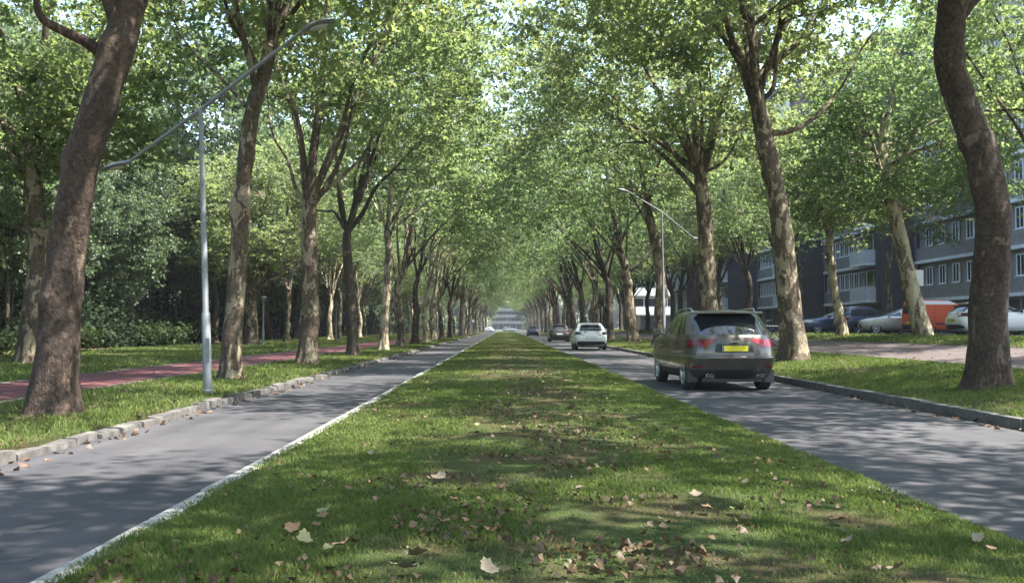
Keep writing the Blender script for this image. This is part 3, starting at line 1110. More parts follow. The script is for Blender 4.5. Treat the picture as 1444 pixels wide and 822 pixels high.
dr = [79.6, 92.2, 104.8]
for k, (sd0, bk) in enumerate(gen_r):
    rr = random.Random(sd0)
    tr = [Vector((0, 0, -0.12)), Vector((0, 0, 0.6)), Vector((rr.uniform(-.25, .1), 0, 2.4)), Vector((rr.uniform(-.4, .1), .1, 4.2)), Vector((rr.uniform(-.5, 0), 0, 5.4))]
    ROW_R.append(make_tree('plane_tree', 'plane tree %s from the camera in the row along the right kerb' % ORD[5 + k], 'tree', (8.4, dr[k], gz(8.4)), tr,
                           0.34 + 0.02 * k, 0.24, (-2.7, 0, 12.8), (9.8, 7.2, 7.6), sd0, bk, group=GR, low_cut=6.4, n_twig=190, per=120, lsize=0.165, kite=True))
rr = random.Random(78)
y, i = 117.4, 8
while y < 345:
    lab = 'plane tree %s from the camera in the row along the right kerb' % ORD[i] if i < 10 else \
        'distant plane tree in the right kerb row, merging into the far end of the avenue'
    s = rr.uniform(0.92, 1.08)
    copy_tree(ROW_R[i % 3], (8.4 + rr.uniform(-.3, .3), y, gz(8.4)), rr.uniform(-0.4, 0.4), (s, s, s), lab, GR)
    y += rr.uniform(11.8, 13.0)
    i += 1
tr = [Vector((0, 0, -0.12)), Vector((0, 0, 0.6)), Vector((-.1, 0, 2.4)), Vector((-.3, .1, 4.2)), Vector((-.5, 0, 6.0))]
r0_ = make_tree('plane_tree', 'unseen plane tree added beside the viewpoint to dapple the foreground with shade', 'tree', (8.4, 3.8, gz(8.4)), tr, 0.34, 0.24,
                (0.0, 0, 11.2), (8.0, 7.6, 5.2), 241, 'bark_flaky', group=GR, low_cut=7.0, n_twig=190, per=145, sig=(.5, .3))  # unseen tree, crown kept sparse so that it throws dappled shade
copy_tree(r0_, (17.0, 17, gz(17)), 3.0, (.95, .95, .95), 'unseen tree added out of view on the right to dapple the right lane', 'trees on the grass strip beside the parked cars')  # unseen sparse trees added only for dapples on the right lane
copy_tree(r0_, (17.0, 5, gz(17)), 4.4, (.95, .95, .95), 'unseen tree added out of view on the right to dapple the right lane', 'trees on the grass strip beside the parked cars')
copy_tree(r0_, (8.4, -9, gz(8.4)), 1.4, (1, 1, 1.05), 'unseen plane tree added beside the viewpoint to dapple the foreground with shade', GR)

# --- second row left, beyond the red cycle path
G2 = 'trees on the grass beyond the red cycle path'
d = 29.4
b, tr = fit((42, 512), d, [(44, 470), (52, 380), (52, 300), (48, 240), (46, 205)], gz(-14))
make_tree('plane_tree', 'thick mottled plane tree behind the big leaning trunk, beyond the red path', 'tree', b, tr, 0.34, 0.24,
          (0, 0, 9.6), (6, 6, 5.8), 121, 'bark_flaky', group=G2, low_cut=3.6, n_twig=215, n_limb=8,
          extra=[([off(b, 46, 215, d), off(b, 20, 185, d), off(b, -5, 165, d, .4), off(b, -40, 100, d, .8)], 0.10),
                 ([off(b, 48, 210, d), off(b, 70, 175, d), off(b, 65, 130, d, -.4), off(b, 90, 60, d, -.6)], 0.12),
                 ([off(b, 52, 240, d), off(b, 85, 195, d), off(b, 110, 165, d, .5), off(b, 150, 130, d, 1)], 0.09),
                 ([off(b, 50, 330, d), off(b, 20, 318, d), off(b, -20, 270, d, .5)], 0.09)])
d = 59.0
b, tr = fit((355, 487), d, [(355, 460), (354, 430), (360, 408)], gz(-15))
make_tree('plane_tree', 'low spreading plane tree with a long pale side limb, beyond the red path', 'tree', b, tr, 0.36, 0.30,
          (0, 0, 8.2), (5.6, 5.6, 5.4), 122, 'bark_flaky', group=G2, low_cut=3.2,
          extra=[([off(b, 360, 412, d), off(b, 385, 395, d), off(b, 408, 385, d, -.3), off(b, 430, 376, d, -.6), off(b, 450, 350, d, -1)], 0.13),
                 ([off(b, 358, 410, d), off(b, 340, 380, d), off(b, 335, 340, d, .4), off(b, 325, 300, d, .6)], 0.15),
                 ([off(b, 362, 410, d), off(b, 368, 370, d), off(b, 372, 320, d, .4)], 0.13)])
ROW2 = [(-15.0, 68.5), (-15.2, 76), (-14.6, 83), (-15.0, 90), (-15.0, 97)] + [(-15.2 + .6 * math.sin(q * 4), 104 + q * 7.3) for q in range(22)]
for k, (x, y) in enumerate(ROW2):
    s = rr.uniform(0.8, 0.98)
    if k < 5:
        lab = 'tree in the row beyond the red cycle path, %s past the low spreading one' % ORD[k]
    else:
        lab = 'distant tree in the row beyond the red cycle path, mostly behind nearer trunks'
    copy_tree(ROW_L[k % 3], (x, y, gz(x)), rr.uniform(0, 6.28), (s, s, s), lab, G2)

# --- woodland behind the row on the left
GW = 'woodland trees behind the undergrowth on the left'
WOOD = []
for k, (sd0, x, y) in enumerate(((301, -24.5, 33), (302, -23.5, 45), (303, -26, 24.5))):
    rr2 = random.Random(sd0)
    tr = [Vector((0, 0, -0.12)), Vector((0, 0, .6)), Vector((rr2.uniform(-.3, .3), 0, 2.2)), Vector((rr2.uniform(-.4, .4), .1, 4)), Vector((rr2.uniform(-.6, .6), 0, 5.5))]
    labs = ['slim woodland tree behind the undergrowth, between the big leaning trunk and the lamp post',
            'slim woodland tree behind the undergrowth, just left of the lamp post',
            'woodland tree in the dark undergrowth at the left picture edge']
    WOOD.append(make_tree('woodland_tree', labs[k], 'tree', (x, y, gz(x)), tr, 0.19, 0.13, (0, 0, 9.2), (5.2, 5.2, 7.2), sd0, 'bark_dark', 'leaf_wood',
                          group=GW, low_cut=2.4, n_twig=230, per=130, lsize=0.18, kite=True))
rr = random.Random(55)
spots = [(-19.3 + .7 * math.sin(q * 3), 66 + q * 8.2) for q in range(16)]
for row, (x, st, n) in enumerate(((-30, 9, 12), (-37, 9, 13), (-45, 10, 13), (-24, 10, 9))):
    for k in range(n):
        y = 12 + k * st + rr.uniform(-2.5, 2.5) if row != 3 else 57 + k * 13 + rr.uniform(-2, 2)
        spots.append((x + rr.uniform(-2, 2), y))
for k, (x, y) in enumerate(spots):
    s = rr.uniform(0.9, 1.25)
    copy_tree(WOOD[k % 3], (x, y, gz(x)), rr.uniform(0, 6.28), (s, s, s * rr.uniform(1, 1.2)),
              'woodland tree deep behind the dark undergrowth on the left, one of the crowd of crowns', GW)

# undergrowth: one mass
rg = np.random.default_rng(9)
P, tb = [], []
rr = random.Random(12)
for k in range(190):
    if k < 120:
        y = 14 + (k / 120) ** 1.3 * 150 + rr.uniform(-2, 2)
        x = -19.5 - rr.random() * 4.5
        h = rr.choice((rr.uniform(.6, 1.6), rr.uniform(1.6, 4.6)))
        x -= h * .45
    else:
        y = 12 + rr.random() * 150
        x = -27 - rr.random() * 9
        h = rr.uniform(3.0, 6.0)
    r_ = rr.uniform(1.0, 2.2)
    m = int(620 * r_)
    v = rg.normal(0, 1, (m, 3))
    v /= np.linalg.norm(v, axis=1)[:, None]
    s = rg.random(m)[:, None] ** 0.45
    p = v * s * np.array([r_, r_, h * 0.55]) + np.array([x, y, h * 0.48])
    p += rg.normal(0, 1, (m, 3)) * np.array([.45, .45, .35])
    k_ = p[:, 2] > 0.05
    P.append(p[k_] + np.array([0, 0, 0.25])); tb.append(np.full(k_.sum(), rr.uniform(-.2, .2)))
Q = []
for k in range(150):
    if k < 90:
        x, y = rr.uniform(9, 75) * rr.choice((-1, 1)), rr.uniform(405, 440)
    else:
        x, y = rr.uniform(-70, -19), rr.uniform(165, 390)
    r_, h = rr.uniform(3, 5), rr.uniform(5, 9)
    m = 420
    v = rg.normal(0, 1, (m, 3)); v /= np.linalg.norm(v, axis=1)[:, None]
    Q.append(v * rg.random(m)[:, None] ** .4 * np.array([r_, r_, h * .55]) + np.array([x, y, h * .5]))
o = link_mesh('treeline', leaf_mesh('treeline', np.concatenate(Q), 0.75, rg, None, kite=True), M['leaf_wood'])
o['kind'] = 'stuff'
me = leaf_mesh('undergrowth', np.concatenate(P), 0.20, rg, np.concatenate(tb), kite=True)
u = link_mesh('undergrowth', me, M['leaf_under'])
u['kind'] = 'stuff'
for k in range(30):
    x, y = -20 - rr.random() * 6, 22 + k * 3.6 + rr.uniform(-1.2, 1.2)
    copy_tree(WOOD[k % 3], (x, y, gz(x)), rr.uniform(0, 6.28), (.5, .5, rr.uniform(.75, .95)), 'thin young tree standing in the dark undergrowth on the left', 'thin young trees in the undergrowth')


def make_bush(label, x, y, r_, h, seed, n=1500, leaf='leaf_bush', ls=0.13):
    rg_ = np.random.default_rng(seed)
    rr_ = random.Random(seed)
    root = thing('bush', label, 'bush', (x, y, gz(x)), 0, 'bushes at the edge of the undergrowth')
    mb_ = MB()
    tips = []
    for k in range(11):
        a = rr_.uniform(0, 6.28)
        t_ = Vector((math.cos(a) * r_ * rr_.uniform(.2, .8), math.sin(a) * r_ * rr_.uniform(.2, .8), h * rr_.uniform(.5, .95)))
        q = curve_to((0, 0, -.03), t_, rr_, 0.1, 4, 0.08)
        mb_.tube(q, [0.016, 0.013, 0.01, 0.008, 0.005], 4, False)
        tips += q[2:]
    mb_.build('stems', M['bark_dark'], root)
    idx = rg_.integers(0, len(tips), n)
    ctr = np.array([tuple(t_) for t_ in tips])[idx]
    p = ctr + rg_.normal(0, 1, (n, 3)) * np.array([r_ * .3, r_ * .3, h * .14])
    p = p[p[:, 2] > 0.06]
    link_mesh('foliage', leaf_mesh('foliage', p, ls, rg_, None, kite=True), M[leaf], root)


make_bush('leafy green bush beside the big leaning trunk, at the edge of the undergrowth', -17.6, 41, 1.0, 1.3, 1, 800)
make_bush('broad leafy bush at the edge of the undergrowth, left of the lamp post', -17.8, 52, 1.5, 1.2, 2, 1100)
make_bush('low leafy bush at the undergrowth edge, just right of the lamp post', -18.2, 60, 1.4, 1.1, 3, 900)
make_bush('small pale bush at the foot of the mottled tree beyond the red path', -18.4, 36, .9, .8, 4, 500)

# --- right: trees between the brick path and the parked cars
GP = 'trees on the grass strip beside the parked cars'
d = 42.0
b, tr = fit((1303, 475), d, [(1298, 455), (1285, 400), (1268, 330), (1252, 270), (1243, 215)], gz(17.3))
make_tree('plane_tree', 'leaning mottled tree on the grass strip in front of the orange van', 'tree', b, tr, 0.36, 0.24,
          (-.2, 0, 9.0), (6.2, 5.8, 5.4), 131, 'bark_pale', group=GP, low_cut=3.7, n_twig=210, flare=.3,
          extra=[([off(b, 1243, 225, d), off(b, 1270, 205, d), off(b, 1295, 190, d, .3), off(b, 1330, 175, d, .5)], 0.08),
                 ([off(b, 1242, 215, d), off(b, 1244, 160, d), off(b, 1246, 100, d, .2)], 0.10),
                 ([off(b, 1242, 220, d), off(b, 1215, 195, d), off(b, 1200, 150, d, .2), off(b, 1190, 110, d, .4)], 0.09),
                 ([off(b, 1258, 290, d), off(b, 1290, 300, d), off(b, 1320, 315, d, -.6), off(b, 1340, 340, d, -1.0)], 0.05)])
d = 50.0
b, tr = fit((1188, 472), d, [(1186, 455), (1178, 410), (1170, 360), (1168, 328)], gz(17.2))
make_tree('plane_tree', 'slim pale sunlit tree on the grass strip in front of the dark blue cars', 'tree', b, tr, 0.235, 0.17,
          (-.3, 0, 8.6), (4.8, 4.8, 4.4), 132, 'bark_pale', group=GP, low_cut=3.8, n_twig=140, flare=.3,
          extra=[([off(b, 1168, 332, d), off(b, 1180, 318, d), off(b, 1195, 312, d, .2), off(b, 1215, 314, d, .4)], 0.10),
                 ([off(b, 1168, 330, d), off(b, 1166, 308, d), off(b, 1175, 295, d, .2), off(b, 1172, 270, d, .4)], 0.09)])
for k, (x, y, s) in enumerate([(17.8, 31.5, .98), (17.2, 61, .85), (17.0, 69, .9)] + [(16.6 + .5 * math.sin(q * 5), 77 + q * 7.6, .92) for q in range(20)]):
    labs = ['tree on the grass strip just outside the right picture edge, only its leaves showing',
            'dark-trunked tree on the grass strip in front of the second dark gable wall',
            'dark-trunked tree on the grass strip in front of the far balconies']
    lab = labs[k] if k < 3 else 'far tree on the grass strip before the stepped flats, half hidden by nearer trunks'
    copy_tree(ROW_R[k % 2 * 2], (x, y, gz(x)), rr.uniform(0, 6.28), (s * .85, s * .85, s * .9), lab, GP)
for x, y, s, lab in ((25.6, 66, .85, 'dark tree close to the flats, behind the leaning mottled tree'),                      (25.4, 40, 1.0, 'tree in front of the flats outside the right picture edge, its crown reaching into view'),
                     (24.2, 81, .85, 'dark tree close to the flats, left of the slim pale tree')):
    copy_tree(ROW_R[1], (x, y, gz(x)), y, (s * .8, s * .8, s), lab, 'trees close to the flats')
# trees closing the far end of the avenue
GE = 'trees closing the far end of the avenue'
for k in range(26):
    x = -62 + k * 5 + rr.uniform(-1, 1)
    if abs(x) < 5:
        continue
    copy_tree(WOOD[k % 3], (x, 392 + rr.uniform(-12, 20), gz(x)), rr.uniform(0, 6.28), (1.3, 1.3, 1.1), 'far tree closing the end of the avenue, one of a pale green mass', GE)

# ------------------------------------------------------------------ air
hm = bpy.data.materials.new('haze_air'); hm.use_nodes = True
hm.node_tree.nodes.clear()
ho_ = hm.node_tree.nodes.new('ShaderNodeOutputMaterial')
pv = hm.node_tree.nodes.new('ShaderNodeVolumePrincipled')
pv.inputs['Density'].default_value = HAZE
pv.inputs['Color'].default_value = (0.86, 0.90, 0.95, 1)
hm.node_tree.links.new(pv.outputs[0], ho_.inputs['Volume'])
mb = MB(); mb.box(-3100, 3100, -1600, 2700, -1.1, 30)
hz_ = mb.build('haze', hm)
hz_['kind'] = 'stuff'

# ------------------------------------------------------------------ cars
def interp_slices(keys, per=5):
    """Catmull-Rom through the key slices (z, y_rear, y_front, half width, corner radius)"""
    K = [np.array(k, float) for k in keys]
    K = [2 * K[0] - K[1]] + K + [2 * K[-1] - K[-2]]
    out = []
    for i in range(1, len(K) - 2):
        a, b, c, d_ = K[i - 1], K[i], K[i + 1], K[i + 2]
        for k in range(per):
            t = k / per
            v = 0.5 * (2 * b + (c - a) * t + (2 * a - 5 * b + 4 * c - d_) * t * t + (3 * b - 3 * c + d_ - a) * t ** 3)
            lin = b + (c - b) * t
            v = 0.35 * v + 0.65 * lin
            out.append(v)
    out.append(K[-2])
    return out


def outline(s, bow_r, bow_f, taper):
    z, yr, yf, w_, rc = s
    rc = min(rc, w_ * 0.95, (yf - yr) * 0.45)
    pts = []

    def seg(a, b, n):
        for k in range(n):
            t = k / n
            pts.append((a[0] + (b[0] - a[0]) * t, a[1] + (b[1] - a[1]) * t))

    def arc(cx, cy, a0, n):
        for k in range(n):
            a = a0 + PI / 2 * k / n
            pts.append((cx + rc * math.cos(a), cy + rc * math.sin(a)))
    seg((w_, yr + rc), (w_, yf - rc), 34)
    arc(w_ - rc, yf - rc, 0, 7)
    seg((w_ - rc, yf), (-w_ + rc, yf), 14)
    arc(-w_ + rc, yf - rc, PI / 2, 7)
    seg((-w_, yf - rc), (-w_, yr + rc), 34)
    arc(-w_ + rc, yr + rc, PI, 7)
    seg((-w_ + rc, yr), (w_ - rc, yr), 14)
    arc(w_ - rc, yr + rc, 1.5 * PI, 7)
    yc, hl = (yr + yf) / 2, (yf - yr) / 2
    out = []
    for x, y in pts:
        u = (y - yc) / hl
        q = (x / w_) ** 2 if w_ > 0.01 else 0
        if u < 0:
            y += bow_r * q * u * u
        else:
            y -= bow_f * q * u * u
        out.append((x * (1 - taper * abs(u) ** 3), y, z))
    return out


def rpoly(pts, r, n=4):
    """polygon with rounded corners"""
    out = []
    m = len(pts)
    for i in range(m):
        p, a, b = Vector(pts[i]), Vector(pts[i - 1]), Vector(pts[(i + 1) % m])
        da, db = (a - p), (b - p)
        ra = min(r, da.length * 0.45, db.length * 0.45)
        s, e = p + da.normalized() * ra, p + db.normalized() * ra
        for k in range(n + 1):
            t = k / n
            out.append(s * (1 - t) ** 2 + p * 2 * t * (1 - t) + e * t * t)
    return out


class Shell:
    def __init__(s, keys, bow_r=0.10, bow_f=0.22, taper=0.05):
        sl = interp_slices(keys)
        s.v, s.f = [], []
        for q in sl:
            s.v += outline(q, bow_r, bow_f, taper)
        n = len(s.v) // len(sl)
        for i in range(len(sl) - 1):
            for k in range(n):
                a = i * n
                s.f.append((a + k, a + (k + 1) % n, a + n + (k + 1) % n, a + n + k))
        s.f.append(tuple(range(n))[::-1])
        s.f.append(tuple((len(sl) - 1) * n + k for k in range(n)))
        s.bvh = BVHTree.FromPolygons([Vector(v) for v in s.v], s.f)

    def patch(s, poly, view, offset=0.004, step=0.06):
        """lay a flat outline on to the shell. view: 'rear','front','left','right' or an angle (deg from rear)"""
        if view == 'rear': dirn, u = Vector((0, 1, 0)), Vector((1, 0, 0))
        elif view == 'front': dirn, u = Vector((0, -1, 0)), Vector((1, 0, 0))
        elif view == 'left': dirn, u = Vector((1, 0, 0)), Vector((0, 1, 0))
        elif view == 'right': dirn, u = Vector((-1, 0, 0)), Vector((0, 1, 0))
        else:
            a = R(view)
            dirn, u = Vector((-math.sin(a), math.cos(a), 0)), Vector((math.cos(a), math.sin(a), 0))
        poly = [Vector((p[0], p[1])) for p in poly]
        B = []
        for i in range(len(poly)):
            a, b = poly[i], poly[(i + 1) % len(poly)]
            m = max(1, int((b - a).length / step))
            for k in range(m):
                B.append(a + (b - a) * k / m)
        x0, x1 = min(p.x for p in B), max(p.x for p in B)
        y0, y1 = min(p.y for p in B), max(p.y for p in B)
        pts = list(B)
        nx_, ny_ = max(1, int((x1 - x0) / step)), max(1, int((y1 - y0) / step))
        for i in range(1, nx_):
            for j in range(1, ny_):
                pts.append(Vector((x0 + (x1 - x0) * i / nx_, y0 + (y1 - y0) * j / ny_ + 0.0007 * i)))
        nb = len(B)
        rv, re, rf, *_ = delaunay_2d_cdt(pts, [], [list(range(nb))], 1, 1e-5)
        out, ok = [], []
        for p in rv:
            o = u * p.x + Vector((0, 0, p.y)) - dirn * 6
            h = s.bvh.ray_cast(o, dirn)
            if h[0] is None:
                out.append(Vector((0, 0, 0))); ok.append(False)
            else:
                nn = h[1] if h[1].dot(dirn) < 0 else -h[1]
                out.append(h[0] - dirn * offset * 0.6 + nn * offset * 0.6); ok.append(True)
        fs = [f for f in rf if all(ok[i] for i in f)]
        return out, fs

    def part(s, name, mat, parent, pieces, offset=0.004, step=0.06):
        V_, F_ = [], []
        for poly, view in pieces:
            v, f = s.patch(poly, view, offset, step)
            b = len(V_)
            V_ += v
            F_ += [tuple(b + i for i in q) for q in f]
        used = sorted({i for q in F_ for i in q})
        mp = {k: i for i, k in enumerate(used)}
        o = mesh_obj(name, [V_[k] for k in used], [tuple(mp[i] for i in q) for q in F_], mat, parent, True)
        bm = bmesh.new(); bm.from_mesh(o.data)
        bmesh.ops.recalc_face_normals(bm, faces=bm.faces)
        bm.to_mesh(o.data); bm.free()
        return o


def cut_arches(body, centers, r, w_):
    mb = MB()
    for (y, z) in centers:
        for sx in (-1, 1):
            b = len(mb.v)
            n = 28
            x0, x1 = sx * (w_ - 0.30), sx * (w_ + 0.2)
            for x in (x0, x1):
                for k in range(n):
                    a = 2 * PI * k / n
                    mb.v.append((x, y + r * math.cos(a), z + r * math.sin(a)))
            mb.f.append(tuple(b + k for k in range(n)))
            mb.f.append(tuple(b + n + k for k in range(n))[::-1])
            for k in range(n):
                mb.f.append((b + (k + 1) % n, b + k, b + n + k, b + n + (k + 1) % n))
    cutter = mb.build('cutter', M['black_plastic'])
    mod = body.modifiers.new('arches', 'BOOLEAN')
    mod.operation = 'DIFFERENCE'
    mod.object = cutter
    mod.solver = 'EXACT'
    mod.material_mode = 'TRANSFER'
    dg = bpy.context.evaluated_depsgraph_get()
    dg.update()
    me = bpy.data.meshes.new_from_object(body.evaluated_get(dg))
    body.modifiers.clear()
    old = body.data
    body.data = me
    me.name = 'body'
    bpy.data.meshes.remove(old)
    cm = cutter.data
    bpy.data.objects.remove(cutter)
    bpy.data.meshes.remove(cm)
    me.polygons.foreach_set('use_smooth', [True] * len(me.polygons))
    me.set_sharp_from_angle(angle=R(32))


WHEELS = {}


def add_wheel(parent, x, y, r, wd, spokes=5):
    """tyre with the rim as its child; x sign gives the outer side"""
    sx = 1 if x > 0 else -1
    key = (round(r, 3), sx, spokes)
    if key not in WHEELS:
        t = MB()
        ri = r * 0.68
        h = wd / 2
        t.lathe([(ri, -h * .9), (r * .86, -h), (r * .965, -h * .92), (r, -h * .6), (r, h * .6), (r * .965, h * .92), (r * .86, h), (ri, h * .9), (ri, -h * .9)], 'x', n=36)
        to = t.build('wheel', M['tyre'], None, smooth=True, sharp=40)
        m_ = MB()
        o_ = h * 0.92 * sx
        m_.lathe([(ri * 1.0, o_), (ri * .93, o_ - .012 * sx), (ri * .90, o_ - .07 * sx), (ri * .90, -o_)], 'x', n=36)
        m_.lathe([(0.001, o_ - .02 * sx), (ri * .2, o_ - .022 * sx), (ri * .24, o_ - .05 * sx), (ri * .24, o_ - .12 * sx)], 'x', n=20)
        for k in range(spokes):
            a = 2 * PI * k / spokes + .3
            for da in (-.13, .13):
                c, s_ = math.cos(a), math.sin(a)
                c2, s2 = math.cos(a + da), math.sin(a + da)
                m_.tube([(o_ - .04 * sx, c * ri * .15, s_ * ri * .15), (o_ - .035 * sx, c2 * ri * .55, s2 * ri * .55), (o_ - .03 * sx, c2 * ri * .93, s2 * ri * .93)], [.024, .021, .024], 5)
        ro = m_.build('rim', M['rim'], None, smooth=True, sharp=40)
        bk = MB()
        bk.lathe([(0.001, o_ - .10 * sx), (ri * .89, o_ - .10 * sx)], 'x', n=28)
        WHEELS[key] = (to.data, ro.data, bk.build('brake_disc', M['black_plastic']).data)
        for o in list(C.objects):
            if o.data in WHEELS[key]:
                bpy.data.objects.remove(o)
    tm_, rm_, bm_ = WHEELS[key]
    wo = bpy.data.objects.new('wheel', tm_)
    C.objects.link(wo); wo.parent = parent; wo.location = (x, y, r)
    for nm, me in (('rim', rm_), ('brake_disc', bm_)):
        o = bpy.data.objects.new(nm, me)
        C.objects.link(o); o.parent = wo
    return wo


def build_car(name, label, cat, loc, rotz, keys, paint, wheels, wr, glass_side, glass_rear, glass_front, tail, head, opts=None, group=None, tw=0.23):
    op = opts or {}
    root = thing(name, label, cat, loc, rotz, group)
    sh = Shell(keys, op.get('bow_r', .10), op.get('bow_f', .22), op.get('taper', .05))
    body = mesh_obj('body', sh.v, sh.f, paint, root, True)
    wmax = max(k[3] for k in keys)
    cut_arches(body, [(y, wr) for y in wheels], wr * 1.14, wmax)
    for y in wheels:
        for sx in (-1, 1):
            add_wheel(root, sx * (wmax - 0.035 - tw / 2), y, wr, tw, op.get('spokes', 5))
    G_ = M['car_glass']
    for v in ('left', 'right'):
        for poly in glass_side:
            sh.part('side_window', G_, root, [(rpoly(poly, .05), v)], .004)
    if glass_rear:
        sh.part('rear_window', G_, root, [(rpoly(glass_rear, .08), 'rear')], .005)
    sh.part('windscreen', G_, root, [(rpoly(glass_front, .08), 'front')], .005)
    for sx, tm_ in ((-1, tail[2]), (1, tail[3] if len(tail) > 3 else tail[2])):
        p = [(sx * a, b) for a, b in tail[0]]
        pc = [(rpoly(p, .03), 'rear')]
        if tail[1]:
            pc.append((rpoly(tail[1], .03), 'left' if sx < 0 else 'right'))
        o = sh.part('tail_light', tm_, root, pc, .008, .04)
    for sx in (-1, 1):
        p = [(sx * a, b) for a, b in head[0]]
        pc = [(rpoly(p, .03), 'front')]
        if head[1]:
            pc.append((rpoly(head[1], .03), 'left' if sx < 0 else 'right'))
        sh.part('headlight', M['clear_lens'], root, pc, .008, .04)
    for nm, mt, pieces, of in op.get('patches', []):
        for pc in pieces:
            sh.part(nm, mt, root, [pc], of, .05)
    # seams on the sides
    seam = []
    for a, b in op.get('seams', []):
        for v in ('left', 'right'):
            d_ = Vector((b[0] - a[0], b[1] - a[1])); n_ = Vector((-d_.y, d_.x)).normalized() * .006
            seam.append(([(a[0] + n_.x, a[1] + n_.y), (b[0] + n_.x, b[1] + n_.y), (b[0] - n_.x, b[1] - n_.y), (a[0] - n_.x, a[1] - n_.y)], v))
    if seam:
        sh.part('door_seams', M['black_plastic'], root, seam, .003, .05)
    # door handles and mirrors
    for sx, v in ((-1, 'left'), (1, 'right')):
        for (y, z) in op.get('handles', []):
            mb_ = MB()
            hx = sh.bvh.ray_cast(Vector((sx * 5, y, z)), Vector((-sx, 0, 0)))[0].x
            mb_.box(min(hx, hx + sx * .03), max(hx, hx + sx * .03), y - .09, y + .09, z - .014, z + .014)
            mb_.build('door_handle', paint, root, True, .008)
        if 'mirror' in op:
            y, z = op['mirror']
            hx = abs(sh.bvh.ray_cast(Vector((sx * 5, y, z)), Vector((-sx, 0, 0)))[0].x)
            mb_ = MB()
            mb_.box(sx * (hx + .13) - .09, sx * (hx + .13) + .09, y - .09, y + .04, z + .0, z + .15)
            mo = mb_.build('mirror', op.get('mirror_mat', paint), root, True, .035)
            mb_ = MB()
            mb_.box(sx * (hx + .13) - .07, sx * (hx + .13) + .07, y - .095, y - .088, z + .02, z + .13)
            mb_.build('mirror_glass', M['car_glass'], mo)
            mb_ = MB()
            mb_.tube([(sx * (hx - .03), y, z + .02), (sx * (hx + .08), y - .02, z + .05)], [.03, .025], 6)
            mb_.build('mirror_arm', M['black_plastic'], mo)
    # underbody
    mb_ = MB()
    y0_, y1_ = keys[1][1] + .12, keys[1][2] - .12
    mb_.box(-wmax + .32, wmax - .32, y0_, y1_, keys[0][0] - .06, keys[0][0] + .02)
    mb_.build('underbody', M['black_plastic'], root, bevel=.01)
    return root, sh


def plate_on(root, sh, y_dir, z, zh=.055, hw=.26, mat='plate_yellow'):
    d_ = Vector((0, 1, 0)) if y_dir < 0 else Vector((0, -1, 0))
    h = sh.bvh.ray_cast(Vector((0, 6 * y_dir, z)), d_)[0]
    mb_ = MB()
    y = h.y + .03 * y_dir
    mb_.box(-hw, hw, min(y, y - .02 * y_dir), max(y, y - .02 * y_dir), z - zh, z + zh)
    p = mb_.build('number_plate', M[mat], root, bevel=.004)
    fr = MB()
    y2 = h.y + .022 * y_dir
    fr.box(-hw - .012, hw + .012, min(y2, y2 - .02 * y_dir), max(y2, y2 - .02 * y_dir), z - zh - .012, z + zh + .012)
    fr.build('plate_frame', M['black_plastic'], p)
    return p


SUV = [(.24, -2.08, 2.15, .76, .16), (.30, -2.18, 2.24, .84, .20), (.42, -2.27, 2.31, .89, .26), (.56, -2.33, 2.35, .920, .30), (.665, -2.37, 2.36, .928, .32),
       (.70, -2.355, 2.36, .928, .32), (.715, -2.295, 2.35, .926, .32), (.82, -2.285, 2.32, .926, .34), (.95, -2.255, 2.25, .915, .36), (1.02, -2.23, 2.06, .905, .36), (1.08, -2.20, 1.66, .89, .35),
       (1.13, -2.16, 1.16, .880, .33), (1.28, -1.97, .86, .852, .32), (1.42, -1.79, .52, .815, .29), (1.53, -1.64, .18, .775, .27),
       (1.59, -1.60, -.06, .725, .27), (1.625, -1.45, -.30, .58, .27), (1.645, -1.2, -.6, .34, .2), (1.65, -1.05, -.8, .15, .1)]
suv_x, suv_y = 0, 0


